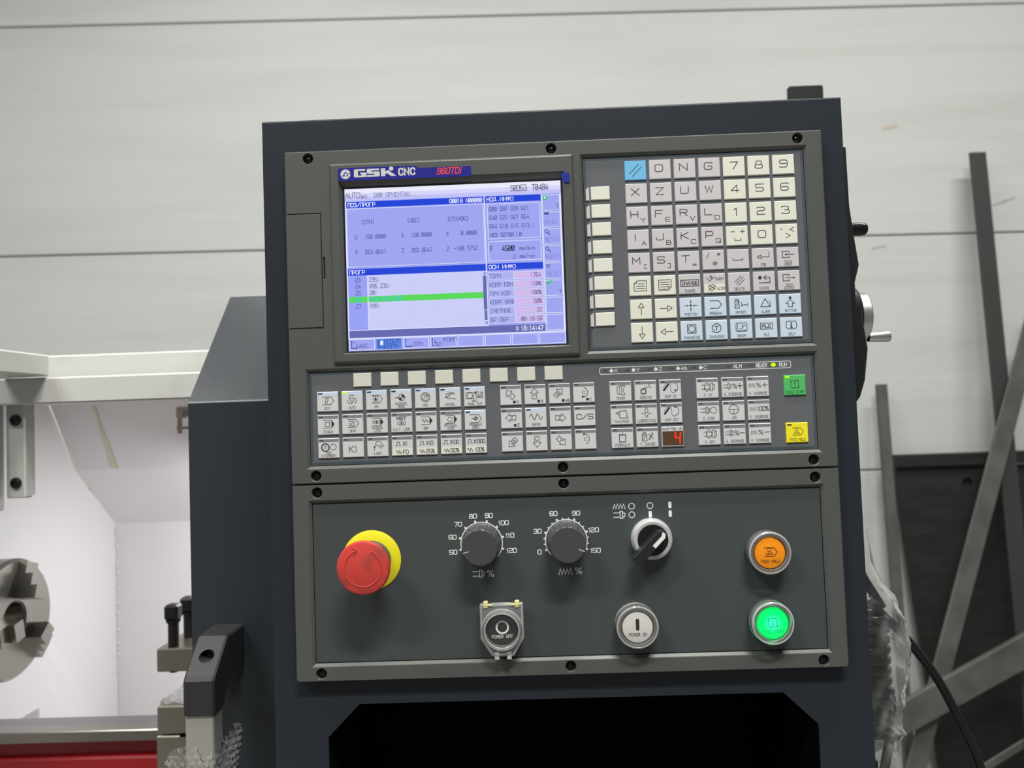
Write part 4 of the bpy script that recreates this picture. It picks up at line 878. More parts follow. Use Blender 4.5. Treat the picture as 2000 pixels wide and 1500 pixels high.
def ax(t, ang, hm=None, rot=0):
    def f_(p):
        cx_, cy_ = (-.6, .5) if hm else (.2, -.8); fat(p, cx_, cy_, ang, 1.0); kx = -.7 * math.cos(math.radians(ang)); ky = -.7 * math.sin(math.radians(ang)); p.text(t, cx_ + kx, cy_ + ky, 2.2, 2.0 if len(t) == 1 else 1.1, .35, .34, rot=rot)
        if hm: home(p, 2.6, -5.4); p.text(hm, 4.3, -5.4, 2.1, 1.7 if len(hm) == 1 else 1.0, .3, .34, al='l')
    return f_
def rotc(cw_, hm=None):
    def f_(p):
        a0, a1 = (70, -110)
        p.arc(-.2, .2, 3.0, 80, -80, .45, 3.6); p.text('C', -.2, .2, 2.2, 1.7, .3, .32)
        if cw_: p.poly([(-1.8, -2.2), (.6, -2.8), (-1.4, -4.4)])
        else: p.poly([(-1.8, 3.0), (.4, 3.9), (-1.6, 4.9)])
        if hm: home(p, 2.6, -5.2); p.text(hm, 5.0, -5.2, 2.0, 1.5, .3, .3)
    return f_
Bk = [[ax('Y', 135, 'Y', 45), ax('X', 90, 'X'), ax('4th', 45, '4th', 45), rotc(True, 'C')],
      [ax('Z', 180, 'Z'), lambda p: (wave(p, -4.9, .6, 9.8, 2.2, 2, .5), small(p, 'RAPID')), ax('Z', 0), lambda p: p.text('C/S', 0, -.6, 3.8, 3.6, .9, .55)],
      [ax('4th', 225, None, 45), ax('X', 270), ax('Y', 315, None, -45), rotc(False)]]
for r in range(3):
    for c in range(4):
        bl = (r, c) == (1, 1)
        key(163.5 + 18.86 * c + 8.25, 189.85 + 18.0 * r + 7.7, 16.5, HK, m_op, Bk[r][c], strip=BLUE if bl else GREY, lamp=m_lamp_dk if bl else m_lamp_off, name='axis_key')
def chip(cw_):
    def f_(p):
        p.line([(-5.0, -.4), (-1.6, 3.8)], 1.5); p.line([(-5.6, 1.6), (-2.8, 5.0), (-.2, 5.0), (.2, 2.6), (.2, -1)], .3); p.line([(.6, -1.4), (1.4, -2.4), (3.0, -2.4), (3.8, -1.2)], .4)
        p.arc(3.4, 1.4, 2.4, 75, -70, .42, 3.2)
        if cw_: p.poly([(2.6, -.4), (4.2, -1.4), (4.6, .0)])
        else: p.poly([(2.4, 3.6), (4.4, 4.4), (2.6, 5.4)])
        small(p, 'CHIP CW' if cw_ else 'CHIP CCW')
    return f_
Ck = [[lambda p: (p.rect(-2.6, -2.0, -.8, 3.6, .42), p.rect(-.8, -2.6, .8, 4.2, .42), p.line([(.8, 4.2), (3.4, 4.2), (1.6, .8), (3.4, -2.6), (.8, -2.6)], .42), small(p, 'CHUCK')),
       lambda p: (p.circ(-1.6, -.8, 1.6, .45), p.rect(-3.6, -2.8, .4, 1.2, .4), p.line([(-2.6, 1.2), (2.2, 3.0), (-.0, 1.4)], .42), p.arc(4.2, 3.6, 1.5, 110, 280, .42), small(p, 'COOLING')), chip(True)],
      [lambda p: (p.line([(-1.4, 2.6), (3.2, 3.2), (4.0, 1.6), (4.0, -1.2), (5.0, -2.6), (-1.6, -2.6), (-1.4, 2.6)], .45), p.line([(-1.4, 2.4), (-4.6, 1.2), (-1.4, -.2)], .42), p.line([(-2.8, 1.8), (-2.8, .4)], .35), small(p, 'TAILSTOCK')),
       lambda p: (p.line(fillet([(0, 5.0), (1.6, 1.6), (0, .4), (-1.6, 1.6), (0, 5.0)], 1, 1), .45), p.line([(-3.8, .4), (-1.8, .2), (-.7, -1.2), (-.7, -2.8)], .42), p.line([(3.8, .4), (1.8, .2), (.7, -1.2), (.7, -2.8)], .42), small(p, 'LUBRICATING')), chip(False)],
      [lambda p: (p.line([(-1.2, 2.6), (-2.4, 2.6), (-2.4, -3.0), (2.4, -3.0), (2.4, 2.6), (1.2, 2.6)], .6), p.line([(0, 3.8), (0, 2.0)], .5), p.line([(-1, 2.4), (1, 2.4)], .5), small(p, 'HYDRAULIC')),
       lambda p: (p.rect(-4.0, -2.8, -.4, 2.4, .45), p.rect(-3.2, 2.4, -1.4, 3.8, .42), p.line([(-3.8, -2.2), (-.6, 1.4)], .4), p.line([(-3.8, .2), (-1.6, 2.2)], .38), p.arrow(1, -1, 4.4, 3.6, .4, 1.2), p.arrow(4.4, 2.0, 1.0, -2.4, .4, 1.2), p.line([(1, 2.6), (4.6, -1.6)], .4), small(p, 'T. CHANGE'))]]
for r in range(3):
    for c in range(len(Ck[r])): key(248.3 + 19.15 * c + 8.35, 189.85 + 18.05 * r + 7.7, 16.8, HK, m_op, Ck[r][c], strip=GREY, lamp=m_lamp_off, name='machine_key')
def spd(t):
    def f_(p):
        spn(p, -3.6, .9, .85)
        p.text('%', 1.6, .9, 3.4, 3.0, .6, .42)
        p.line([(3.8, .9), (7.2, .9)], .5)
        if t == '+': p.line([(5.5, 2.8), (5.5, -1.0)], .5)
        small(p, 'S. OVERRIDE')
    return f_
def fee(t):
    def f_(p):
        zig(p, -7.0, .9, 4.6, 1.5, 4, .42)
        if t == '100%': p.text('100%', 3.0, .9, 3.2, 2.2, .35, .45)
        else:
            p.text('%', .6, .9, 3.4, 3.2, .6, .42); p.line([(3.2, .9), (7.2, .9)], .5)
            if t == '+': p.line([(5.2, 2.8), (5.2, -1.0)], .5)
        small(p, 'F. OVERRIDE')
    return f_
def spcw(t):
    def f_(p):
        p.rect(2.2, -2.0, 4.0, 3.8, .42); p.rect(4.0, -1.0, 5.2, 2.8, .42); p.line([(-4.4, 2.4), (2.2, 2.4)], .42); p.line([(-4.4, -.8), (2.2, -.8)], .42); p.arc(-.4, .8, 1.9, 10, 170, .42, 3.2); p.arc(-.4, .8, 1.9, 190, 350, .42, 3.2)
        y = .6; p.poly([(-2.9, y - .8), (-1.7, y - .8), (-2.3, y + 1.0)] if t == 'S. CW' else [(-2.9, y + .8), (-1.7, y + .8), (-2.3, y - 1.0)]); small(p, t)
    return f_
Dk = [[spcw('S. CW'), spd('+'), fee('+')], [lambda p: (spn(p, -2.0, .9, .95), p.circ(3.8, .9, 2.3, .42), small(p, 'S. STOP')), lambda p: (p.circ(0, .9, 3.6, .45), p.line([(-3.6, .9), (3.6, .9)], .42), p.line([(0, .9), (0, -2.7)], .42), small(p, 'JOG')), fee('100%')], [spcw('S. CCW'), spd('-'), fee('-')]]
for r in range(3):
    for c in range(3): key(315.0 + 19.3 * c + 8.45, 189.85 + 18.05 * r + 7.7, 16.9, HK, m_op, Dk[r][c], strip=GREY, lamp=m_lamp_off, name='spindle_key')
def cyc(p, k=1.0, lb=True):
    p.arrow(-3.0 * k, -1.8 * k, -3.0 * k, 3.6 * k, .4 * k, 1.3 * k); p.arrow(-3.0 * k, 3.4 * k, 2.8 * k, 3.4 * k, .4 * k, 1.3 * k); p.arrow(2.8 * k, 3.4 * k, 2.8 * k, -2.4 * k, .4 * k, 1.3 * k); p.arrow(2.8 * k, -2.2 * k, -2.8 * k, -2.2 * k, .4 * k, 1.3 * k); p.line([(0, 2.4 * k), (0, -1.2 * k)], .5 * k)
def fhd(p, k=1.0):
    p.line([(-3.6 * k, 3.6 * k), (2.6 * k, 3.6 * k), (4.6 * k, .8 * k), (2.6 * k, -2.0 * k), (-3.6 * k, -2.0 * k)], .42 * k); p.circ(-.4 * k, 2.2 * k, 1.2 * k, .38 * k); zig(p, -2.6 * k, -.4 * k, 4.4 * k, .8 * k, 4, .36 * k)
key(390.3, 197.5, 16.8, 15.7, m_green, lambda p: (cyc(p), small(p, 'CYCLE START')), lamp=m_led, name='cycle_start_key', label='green cycle start key with lit lamp', ink=mat('green_key_ink', (28, 80, 40), .5))
key(390.3, 234.0, 16.8, 15.4, m_yellow, lambda p: (fhd(p), small(p, 'FEED HOLD')), lamp=m_lamp_dk, name='feed_hold_key', label='yellow feed hold key', ink=mat('yellow_key_ink', (96, 84, 20), .5))
# gear/tool number display
o = key(295.2, 233.8, 16.9, 15.6, m_op, lambda p: p.text('GEAR/TOOL NO.', 0, 6.0, 1.9, .95, .3, .22), name='tool_number_display', label='tool number display showing a red 4')
p = Pen(); p.bar(-7.9, -6.9, 8.0, 4.2); p.build('display_window', mat('display_brown', (92, 64, 44), .3), o, 295.2, 233.8, KN + KT + .03)
p = Pen()
for seg_ in ([(2.2, 3.0), (1.9, -.6)], [(2.1, -1.0), (5.4, -1.0)], [(6.0, 2.8), (5.7, -.8)], [(5.6, -1.4), (5.3, -5.0)]): p.line(seg_, 1.0)
p.build('digit', glow('display_red', (255, 52, 30), 1.5), o, 295.2, 233.8, KN + KT + .07)
# status lamp legend
p = Pen(); p.line(fillet([(0, 2.6), (73.5, 2.6), (73.5, -2.6), (-73.5, -2.6), (-73.5, 2.6), (0, 2.6)], 1.6, 1.6), .5)
for x, t in ((250.2, 'X'), (267.3, 'Y'), (284.6, 'Z'), (301.7, '4th'), (319.1, 'C')):
    p.disc(x - 314.7, -.1, 1.35); p.poly([(x - 314.7 - .7, .9), (x - 314.7, 1.9), (x - 314.7 + .7, .9)]); p.poly([(x - 314.7 + .9, -.8), (x - 314.7 + 2.1, -.1), (x - 314.7 + .9, .6)]); p.text(t, x - 314.7 + 2.5, 0, 2.5, 2.2 if len(t) == 1 else 1.25, .3, .38, al='l')
p.text('ALM', 347.5 - 314.7, 0, 2.7, 1.75, .45, .5); p.text('READY', 366.0 - 314.7, 0, 2.7, 1.35, .4, .5); p.text('RUN', 382.4 - 314.7, 0, 2.7, 1.6, .45, .5)
p.build('status_legend', m_white, cu_, 314.7, 181.4, KN + .05)
for i, x in enumerate((245.8, 262.9, 279.8, 297.0, 314.2, 340.5, 357.7, 374.9)):
    p = Pen(); p.bar(-1.5, -.7, 1.5, .7)
    if i == 7: p = Pen(); p.disc(0, 0, 1.9, 1.5)
    p.build('status_lamp', m_led if i == 7 else m_lamp_off, cu_, x, 181.3, KN + .05)

# ================================================================== BUTTON PANEL
bpn = empty('button_panel', P(210, 336.5, 0), 'lower dark operator panel with knobs, push buttons and emergency stop', 'control panel')
BS = [(19.2, 267.8), (210, 266.9), (402.0, 268.4), (19.2, 406.1), (210.3, 405.6), (401.6, 406.5)]
frame('panel_frame', 0, 420, 261.9, 411.4, [(11.9, 408.6, 273.4, 401.3, 2.0, 2.6)], BS, bpn, P(210, 336.5, 0))
for s_ in BS: screw(bpn, *s_)
BN = -2.2
mb = MB(); mb.rings([rect4(15.0, 405.5, 276.4, 398.2, BN - 1), rect4(15.0, 405.5, 276.4, 398.2, BN - .2), rect4(15.3, 405.2, 276.7, 397.9, BN)], True, False, True); mb.build('face_plate', m_plate, bpn, P(210, 337, BN))
KC = [(145.3, 310.7), (210.5, 310.7)]
def dial(c, labels, minor, tmin, tmax, n_major):
    p = Pen(); p.arc(0, 0, 16.0, -40, 220, .75, n=60)
    for i in range(n_major):
        a = math.radians(tmin + (tmax - tmin) * i / (n_major - 1)); p.line([(16.2 * math.cos(a), 16.2 * math.sin(a)), (17.9 * math.cos(a), 17.9 * math.sin(a))], 1.6, False)
    for i in range(minor):
        a = math.radians(tmin + (tmax - tmin) * i / (minor - 1)); p.line([(16.2 * math.cos(a), 16.2 * math.sin(a)), (17.5 * math.cos(a), 17.5 * math.sin(a))], .9, False)
    for t, u, v in labels: p.text(t, u - c[0], c[1] - v, 3.2, 2.5, .62, .62, rnd=.22)
    return p
L1 = [('50', 123.2, 317.0), ('60', 123.0, 305.5), ('70', 127.6, 295.7), ('80', 139.3, 289.9), ('90', 151.5, 289.8), ('100', 162.8, 295.7), ('110', 167.4, 305.4), ('120', 168.3, 317.0)]
L2 = [('0', 189.6, 318.9), ('30', 188.7, 303.0), ('60', 201.4, 289.9), ('90', 218.8, 290.1), ('120', 231.8, 303.3), ('150', 232.6, 319.0)]
dial(KC[0], L1, 0, 196, -16, 8).build('dial_print', m_white, bpn, KC[0][0], KC[0][1], BN + .04)
dial(KC[1], L2, 16, 204, -24, 6).build('dial_print', m_white, bpn, KC[1][0], KC[1][1], BN + .04)
def spindle_sym(p, x, y, s): 
    p.line([(x, y + 1.7 * s), (x + 5 * s, y + 1.7 * s)], .55); p.line([(x, y - 1.7 * s), (x + 5 * s, y - 1.7 * s)], .55); p.rect(x + 5 * s, y - 2.7 * s, x + 7 * s, y + 2.7 * s, .6); p.line([(x + 7 * s, y + 1.7 * s), (x + 8 * s, y + 1.7 * s), (x + 8.8 * s, y + 1.0 * s), (x + 8.8 * s, y - 1.0 * s), (x + 8 * s, y - 1.7 * s), (x + 7 * s, y - 1.7 * s)], .55)
p = Pen(); spindle_sym(p, -8, 0, 1.0); p.text('%', 5.6, 0, 4.6, 4.6, .6, .5); p.build('symbol_print', m_white, bpn, 145.8, 334.1, BN + .04)
p = Pen(); zig(p, -9, 0, 10.4, 2.3, 4, .6); p.text('%', 6.2, .2, 4.6, 4.6, .6, .5); p.build('symbol_print', m_white, bpn, 212.8, 334.3, BN + .04)
p = Pen(); zig(p, -28.3, .2, 9.2, 1.9, 4, .5); spindle_sym(p, -28, -6.4, .98)
p.circ(-14.1, 0, 2.25, .55); p.circ(-14.1, -6.5, 2.25, .55); p.circ(0, 0, 2.25, .55)
for x, y in ((15.3, 0), (0, -6.6), (15.3, -6.6)): p.poly(fillet([(x, y + 2.5), (x + 1.2, y + 2.5), (x + 1.2, y - 2.5), (x - 1.2, y - 2.5), (x - 1.2, y + 2.5), (x, y + 2.5)], 1.1, 1.1)[:-1])
p.build('symbol_print', m_white, bpn, 275.6, 286.2, BN + .04)

# ---- emergency stop
c = (60.0, 320.9); es = empty('emergency_stop_button', P(c[0], c[1], BN), 'red mushroom emergency stop button on a round yellow disc', 'emergency button')
mb = MB(); revolve(mb, P(c[0], c[1], BN), [(22.7, 0), (22.7, .5), (22.4, .7), (11, .75)], 64); mb.build('warning_disc', m_yel, es, P(c[0], c[1], BN), True)
mb = MB(); revolve(mb, P(c[0], c[1], BN), [(15, .6), (15, 3), (14, 4.5), (13.2, 4.5), (12.6, 16), (12.6, 22)], 48); mb.build('collar', mat('collar_grey', (92, 94, 88), .4, metal=.3), es, P(c[0], c[1], BN), True)
mb = MB(); kn = lambda a, k: 1 - (.022 if (k in (1, 2, 3) and int(a / (2 * math.pi) * 216) % 3 == 0) else 0)
revolve(mb, P(c[0], c[1], BN), [(13, 20.5), (17.6, 21), (18.4, 22.5), (18.9, 26.5), (19.4, 28), (19.75, 29.5), (19.6, 31), (18.9, 32), (17.8, 32.4), (0.1, 32.6)], 216, mod=kn); mh = None; mh = mb.build('mushroom_head', m_red, es, P(c[0], c[1], BN), True)
mb = MB(); ar = lambda a: P(c[0] + 13.6 * math.cos(math.radians(a)), c[1] - 13.6 * math.sin(math.radians(a)), BN + 32.35)
mb.tube([ar(a) for a in range(62, -249, -6)], .55 * MM, 8)
e_ = ar(-248); mb.tube([P(c[0] - 7.2, c[1] - 15.2, BN + 32.3), P(c[0] - 4.2, c[1] - 12.9, BN + 32.4), P(c[0] - 6.4, c[1] - 10.0, BN + 32.3)], .55 * MM, 8)
mb.build('turn_arrow', m_red, mh, P(c[0], c[1], BN + 32), True)
# ---- knobs
m_knob = mat('knob_charcoal', (70, 70, 72), .4, bump=(1600, .00003, 2))
def knob(c, label, ang):
    t = empty('rotary_knob', P(c[0], c[1], BN), label, 'knob', 'override knobs')
    fl = lambda a, k: 1.0 - (.05 * max(0, math.cos(a * 16)) ** 6 if k in (2, 3) else 0)
    mb = MB(); revolve(mb, P(c[0], c[1], BN), [(15.3, .1), (15.3, 1.6), (14.6, 2.2), (13.7, 20.9), (12.9, 21.8)], 192, mod=fl, cap1=False); mb.build('knob_body', m_knob, t, P(c[0], c[1], BN), True)
    mb = MB(); revolve(mb, P(c[0], c[1], BN), [(12.95, 21.0), (12.9, 21.82)], 64); kf = mb.build('knob_face', m_knob, t, P(c[0], c[1], BN + 21))
    a = math.radians(ang); p = Pen(); p.line([(9.0 * math.cos(a), 9.0 * math.sin(a)), (12.9 * math.cos(a), 12.9 * math.sin(a))], .5, False); p.build('pointer_line', m_white, kf, c[0], c[1], BN + 21.86)
    mb = MB(); d_ = Vector((math.cos(a), 0, math.sin(a))); mb.tube([P(c[0], c[1], BN + 21.2) + d_ * .0134, P(c[0], c[1], BN + 17) + d_ * .01385], .00028, 6); mb.build('pointer_side', m_white, t, P(c[0], c[1], BN + 20))
knob(KC[0], 'black fluted knob nearer the red emergency button, its white line pointing left', 196)
knob(KC[1], 'black fluted knob beside the silver selector switch, its white line pointing right', -22)
# ---- selector switch
c = (275.6, 311.3); ss = empty('selector_switch', P(c[0], c[1], BN), 'black lever selector switch in a round silver bezel', 'switch')
mb = MB(); revolve(mb, P(c[0], c[1], BN), [(15.8, 0), (15.8, 2.5), (15.2, 6.5), (14.2, 8.2), (12.8, 8.6), (11.6, 8.2), (11.4, 5)], 64, cap1=False); mb.build('bezel_ring', m_silver, ss, P(c[0], c[1], BN), True)
mb = MB(); revolve(mb, P(c[0], c[1], BN), [(11.5, 3), (11.5, 7.4), (11.0, 7.9), (.1, 7.9)], 48); mb.build('insert', m_black, ss, P(c[0], c[1], BN), True)
LA = math.radians(45); ld = (math.cos(LA), math.sin(LA)); lp = lambda s, t, n: P(c[0] + s * ld[0] - t * ld[1], c[1] - (s * ld[1] + t * ld[0]), BN + n)
mb = MB()
ol = [(-20.6, 1.4), (-20.6, -2.6), (-19.4, -4.0), (8.0, -4.0), (10.4, -1.6), (10.4, 1.4), (7.6, 4.0), (-19.4, 4.0)]
mb.rings([[lp(s, t, 7.8) for s, t in ol], [lp(s, t, 17.5) for s, t in ol], [lp(s * .985, t * .8, 19) for s, t in ol]], True, False, True); lv = mb.build('lever', mat('lever_black', (36, 36, 37), .36), ss, P(c[0], c[1], BN))
wo = [(-3.0, -.2), (-3.0, -3.0), (7.6, -3.0), (9.8, -1.2), (9.8, 1.0), (8.4, 1.0), (6.6, -.2)]
mb = MB(); mb.rings([[lp(s, t, 18.6) for s, t in wo], [lp(s, t, 19.3) for s, t in wo]], True, False, True); mb.build('pointer', m_white, lv, P(c[0], c[1], BN + 19))
# ---- push buttons
m_clear = film('clear_collar', .17, .55, rough=.08, tint=(235, 235, 230))
m_rim = film('collar_rim_clear', .46, .5, rough=.1, tint=(238, 238, 234))
def ring_part(name, t, c, prof, m, seg=56, cap=False):
    mb = MB(); revolve(mb, P(c[0], c[1], BN), prof, seg, cap1=cap); return mb.build(name, m, t, P(c[0], c[1], BN), True)
def push(c, label, capm, draw, ink, base):
    t = empty('push_button', P(c[0], c[1], BN), label, 'button')
    ring_part('base_ring', t, c, [(15.9, 0), (15.9, 3.2), (15.4, 4.2), (14.4, 4.4)], base)
    ring_part('clear_collar', t, c, [(15.2, 4.2), (16.0, 5.0), (16.0, 10.4), (15.4, 12.0), (14.2, 12.4), (12.6, 12.2), (12.2, 11.4), (11.8, 5)], m_clear)
    ring_part('collar_rim', t, c, [(15.75, 11.2), (15.85, 11.9), (15.3, 12.5), (14.6, 12.6), (14.4, 12.3), (14.9, 12.0)], m_rim)
    cp = ring_part('cap', t, c, [(11.7, 3), (11.7, 10.6), (11.2, 11.4), (10.4, 11.6), (.1, 11.7)], capm, 48, True)
    p = Pen(); draw(p); p.build('legend', ink, cp, c[0], c[1], BN + 11.78)
    return t
push((362.0, 323.1), 'amber orange push button marked feed hold', mat('cap_orange', (252, 152, 28), .3), lambda p: (fhd(p, 1.15), p.text('FEED HOLD', 0, -6.0, 1.9, 1.2, .4, .26)), mat('amber_ink', (88, 52, 16), .5), mat('base_dark_grey', (66, 68, 70), .35))
def lit_green():
    m = bpy.data.materials.new('cap_lit_green'); m.use_nodes = True; nt = m.node_tree; b = nt.nodes['Principled BSDF']
    b.inputs['Base Color'].default_value = rgb((0, 200, 90)); b.inputs['Roughness'].default_value = .25
    tc = nt.nodes.new('ShaderNodeTexCoord'); ln = nt.nodes.new('ShaderNodeVectorMath'); ln.operation = 'LENGTH'
    r = nt.nodes.new('ShaderNodeValToRGB'); mp = nt.nodes.new('ShaderNodeMapRange'); mp.inputs[1].default_value = .0116; mp.inputs[2].default_value = .0163
    nt.links.new(tc.outputs['Object'], ln.inputs[0]); nt.links.new(ln.outputs['Value'], mp.inputs[0]); nt.links.new(mp.outputs[0], r.inputs[0])
    r.color_ramp.elements[0].color = rgb((70, 244, 222)); r.color_ramp.elements[1].color = rgb((0, 200, 78))
    e = r.color_ramp.elements.new(.35); e.color = rgb((6, 228, 118))
    nt.links.new(r.outputs[0], b.inputs['Emission Color']); b.inputs['Emission Strength'].default_value = .95
    return m
push((361.7, 375.3), 'glowing green push button marked cycle start', lit_green(), lambda p: (cyc(p, 1.1), p.text('CYCLE START', 0, -5.9, 1.9, 1.1, .35, .26)), mat('green_ink', (6, 150, 84), .5, emit=(0, 150, 80), es=.6), mat('base_dark_grey', (66, 68, 70), .35))
push((260.9, 375.2), 'white power on push button with a black bar', mat('cap_white', (216, 214, 208), .4), lambda p: (p.poly(fillet([(0, 6.4), (1.3, 6.4), (1.3, -2.2), (-1.3, -2.2), (-1.3, 6.4), (0, 6.4)], 1.2, 1.2)[:-1]), p.text('POWER ON', 0, -5.2, 2.3, 1.3, .42, .3)), m_ink, mat('base_light_grey', (150, 150, 146), .35))
# ---- guarded power off button
c = (159.2, 374.4); gb = empty('guarded_push_button', P(c[0], c[1], BN), 'black power off push button under a clear hinged guard', 'button')
ring_part('base_ring', gb, c, [(15.6, 0), (15.6, 3.2), (15.0, 4.4), (14, 4.6)], mat('base_dark_grey', (66, 68, 70), .35))
ring_part('clear_collar', gb, c, [(14.6, 4.4), (15.4, 5.2), (15.4, 8.4), (14.4, 9.6), (12.0, 9.4), (11.6, 5)], m_clear)
gcap = ring_part('cap', gb, c, [(11.4, 3), (11.4, 8.4), (10.9, 9.0), (.1, 9.1)], mat('cap_black', (36, 37, 38), .3), 48, True)
p = Pen(); p.circ(.2, 1.6, 4.4, 1.3); p.text('POWER OFF', 0, -5.2, 2.3, 1.35, .45, .3); p.build('legend', m_white, gcap, c[0], c[1], BN + 9.2)
m_guard = film('guard_clear', .2, .4, rough=.1)
gl_ = [(-16.4, 18.6), (-15.6, 19.4), (15.6, 19.4), (16.4, 18.6), (16.4, -6.8), (8.4, -20.0), (-8.0, -20.0), (-16.4, -6.8)]
mb = MB(); gp = lambda s, n: [P(c[0] + x * s, c[1] - y * s, BN + n) for x, y in gl_]
ci_ = lambda r, n: [P(c[0] + r * math.cos(a), c[1] - r * math.sin(a), BN + n) for a in [math.radians(130 - 45 * i) for i in range(8)]]
mb.rings([gp(1, 5.5), gp(1, 9.2), gp(.97, 9.8), gp(.9, 9.8)]); mb.build('guard_rim', film('guard_rim_clear', .4, .5, rough=.1), gb, P(c[0], c[1], BN + 8))
mb = MB()
sq_ = []; ca_ = []; 
for i in range(64):
    a = 2 * math.pi * i / 64; x, y = math.cos(a), math.sin(a)
    best = 1e9
    for k in range(8):
        x1, y1 = gl_[k]; x2, y2 = gl_[(k + 1) % 8]; x1, y1, x2, y2 = x1 * .95, y1 * .95, x2 * .95, y2 * .95
        den = x * (y2 - y1) - y * (x2 - x1)
        if abs(den) < 1e-9: continue
        tt = (x1 * (y2 - y1) - y1 * (x2 - x1)) / den; uu = (x1 * y - y1 * x) / den
        if tt > 0 and -1e-6 <= uu <= 1 + 1e-6: best = min(best, tt)
    sq_.append(P(c[0] + x * best, c[1] - y * best, BN + 9.4)); 
rg = lambda r, n: [P(c[0] + r * math.cos(2 * math.pi * i / 64), c[1] - r * math.sin(2 * math.pi * i / 64), BN + n) for i in range(64)]
mb.rings([sq_, rg(15.4, 9.4)]); mb.build('guard_lid', m_guard, gb, P(c[0], c[1], BN + 10), True)
mb = MB(); mb.rings([rg(15.4, 9.4), rg(15.2, 11.6), rg(14.4, 13.4), rg(13.0, 14.2), rg(12.4, 14.2)]); mb.build('guard_dome', film('dome_clear', .2, .45, rough=.1), gb, P(c[0], c[1], BN + 12), True)
for r0_, n0_ in ((15.3, 10.2), (12.9, 14.1)):
    mb = MB(); mb.rings([rg(r0_ + .45, n0_ - .3), rg(r0_ + .4, n0_ + .3), rg(r0_, n0_ + .5), rg(r0_ - .4, n0_ + .3), rg(r0_ - .45, n0_ - .3)]); mb.build('guard_ridge', m_rim, gb, P(c[0], c[1], BN + n0_), True)
mb = MB(); mb.rings([rg(12.4, 14.0), rg(11.6, 13.4)], True, False, True); mb.build('guard_window', film('window_clear', .03, .12, rough=.05), gb, P(c[0], c[1], BN + 13.4), True)
for k in (-1, 1):
    mb = MB(); b_ = lambda u0, u1, y0, y1, n0, n1: mb.cbox((min((c[0] + u0), (c[0] + u1)) * MM, -(BN + n1) * MM, Z0 - (c[1] - y0) * MM), (max((c[0] + u0), (c[0] + u1)) * MM, -(BN + n0) * MM, Z0 - (c[1] - y1) * MM), .0004)
    b_(k * 10.2, k * 13.6, 16.4, 21.0, 5, 10.4); b_(k * 6.6, k * 13.6, 17.8, 19.4, 6, 10.6); mb.build('hinge_pin', mat('hinge_ivory', (226, 216, 150), .45), gb, P(c[0] + k * 12, c[1] - 19, BN + 7))
    mb = MB(); b_(k * 4.6 - 1.8 + .2, k * 4.6 + 1.8 + .2, -22.4, -17.6, 4.4, 10.2); mb.build('guard_clip', film('clip_milky', .6, .4, rough=.2), gb, P(c[0] + k * 4.6, c[1] + 20, BN + 7))

# ================================================================== HANDWHEEL on the cabinet's right side
hw = empty('handwheel_unit', P(440.4, 250, -60), 'black side mounted jog unit with aluminium handwheel and small black knob', 'handwheel')
mb = MB(); pr = [(1.5925, .002), (1.592, .0068), (1.545, .0072), (1.523, .0095), (1.497, .0125), (1.483, .0085), (1.462, .0085), (1.460, .0125), (1.43, .016), (1.405, .0125), (1.392, .008), (1.385, .002)]
pz = lambda z: z + .12
mb.rings([[(.4404 + .0, y, pz(z)) for z, x in pr] + [(.4404, y, pz(1.385))] for y in (.02, .13)])
rr = []
for y, k in ((.02, .9), (.022, 1.0), (.128, 1.0), (.13, .9)): rr.append([(.4404 + x * k, y, pz(z)) for z, x in pr] + [(.4404, y, pz(1.385)), (.4404, y, pz(1.5925))])
mb = MB(); mb.rings(rr, True, True, True); mb.build('housing', m_black, hw, (.4404, .07, 1.6))
wc = (.4404, .06, 1.5791)
mb = MB(); revolve(mb, wc, [(29, 10), (29, 14), (26, 20), (22, 21)], 56, 'x'); mb.build('wheel_hub', m_black, hw, wc, True)
mb = MB(); revolve(mb, wc, [(20, 20.5), (21, 21), (21, 29.2), (20.4, 30), (4, 30)], 72, 'x'); mb.build('wheel_rim', m_alu, hw, wc, True)
mb = MB(); revolve(mb, (.4404, .052, 1.5615), [(4.0, 30), (4.3, 34), (4.6, 46), (4.2, 47.5)], 24, 'x'); mb.build('crank_handle', m_alu, hw, (.47, .052, 1.5615), True)
mb = MB(); revolve(mb, (.4404, .055, 1.6532), [(5.6, 8), (5.6, 29), (5.2, 33), (4.0, 34.5)], 28, 'x'); mb.build('axis_selector', mat('gloss_black', (20, 20, 21), .2), hw, (.46, .055, 1.653), True)

# ================================================================== COILED CABLE in a plastic bag, plain cable
mb = MB(); pts = []
turns = 12; cx, cy, R0 = .4725, .10, .0185
for i in range(turns * 20 + 1):
    a = 2 * math.pi * i / 20; z = 1.326 - (i / 20) * .0088; pts.append((cx + R0 * math.cos(a), cy + R0 * math.sin(a), z))
lead = [(.452, .10, 1.40), (.466, .102, 1.375), (.480, .106, 1.348)]
mb.tube(lead + pts + [(cx + .014, cy - .010, 1.212), (cx + .004, cy - .006, 1.16), (cx, cy, 1.10), (cx - .004, cy, .8), (cx - .01, cy, .02)], .0041, 8)
tag(mb.build('coiled_cable', mat('cable_black', (12, 12, 13), .2), None, (cx, cy, 1.25), 2), 'black coiled cord hanging beside the cabinet inside a clear bag', 'cable')
def bez(pts, n=24):
    out = []; k = len(pts)
    for s in range(k - 1):
        p0, p1, p2, p3 = [Vector(pts[max(0, min(k - 1, s + q_))]) for q_ in (-1, 0, 1, 2)]
        for i in range(n):
            t = i / n; out.append(.5 * ((2 * p1) + (p2 - p0) * t + (2 * p0 - 5 * p1 + 4 * p2 - p3) * t * t + (3 * p1 - p0 - 3 * p2 + p3) * t ** 3))
    return out + [Vector(pts[-1])]
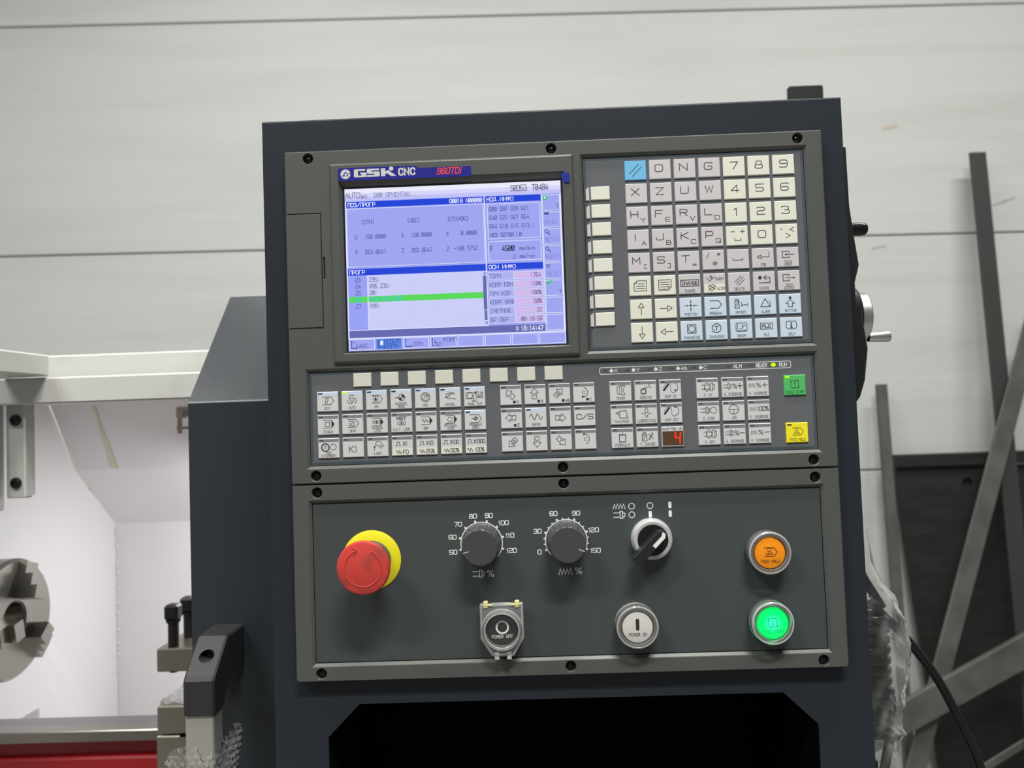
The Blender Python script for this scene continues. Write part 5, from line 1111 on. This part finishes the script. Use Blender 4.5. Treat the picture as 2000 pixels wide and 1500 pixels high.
mb = MB(); mb.tube(bez([(.4765, .095, 1.335), (.4905, .095, 1.319), (.5099, .1, 1.2989), (.5356, .1, 1.2625), (.5554, .1, 1.2199), (.5688, .1, 1.1843), (.588, .1, 1.10), (.60, .1, .8), (.60, .12, .4), (.60, .15, .006)], 12), .0040, 10)
tag(mb.build('power_cord', mat('cord_black', (16, 16, 17), .4), None, (.55, .1, 1.2), 2), 'thick black cord curving down to the right out of the bag', 'cable')
# bag
def bag():
    prof = [(1.392, .005, .4765), (1.365, .009, .4765), (1.348, .014, .478), (1.335, .0215, .4795), (1.320, .027, .480), (1.30, .0295, .4795), (1.28, .030, .479), (1.26, .0275, .478), (1.24, .0245, .476), (1.228, .0235, .475), (1.222, .026, .475), (1.214, .0215, .475), (1.20, .0215, .4755), (1.185, .0245, .4755), (1.165, .0255, .475), (1.12, .0265, .474), (1.06, .027, .473), (.98, .024, .472)]
    zs = []; nz = 110; seg = 72; v = []; f = []
    for j in range(nz + 1):
        t = j / nz * (len(prof) - 1); k = min(int(t), len(prof) - 2); q_ = t - k; a_, b_ = prof[k], prof[k + 1]; q_ = q_ * q_ * (3 - 2 * q_)
        z, r, x = [a_[i] + (b_[i] - a_[i]) * q_ for i in range(3)]
        for i in range(seg):
            a = 2 * math.pi * i / seg
            wr = .0016 * math.sin(a * 5 + z * 90) + .0012 * math.sin(a * 9 - z * 160 + 1) + .0010 * math.sin(a * 3 + z * 260) + .0012 * abs(math.sin(a * 7 + z * 410))
            rr_ = r + wr * min(1.0, r / .024) ** 2 * .8; v.append((x + rr_ * math.cos(a), .10 + rr_ * .95 * math.sin(a), z + .002 * math.sin(a * 4)))
    for j in range(nz):
        for i in range(seg): q_ = (i + 1) % seg; f.append((j * seg + i, j * seg + q_, (j + 1) * seg + q_, (j + 1) * seg + i))
    return v, f
v, f = bag()
tag(obj('plastic_bag', v, f, film('bag_film', .03, .16, rough=.14, bump=(70, .0010), edge=.62), None, (.477, .1, 1.2), 2), 'wrinkled clear plastic bag around the coiled cord beside the cabinet', 'plastic bag')
mb = MB(); mb.box((.4406, -.001 + .014, .6), (.4432, .020, 1.2315)); mb.build('edge_strip', m_black, cab, (.442, .016, 1.0))
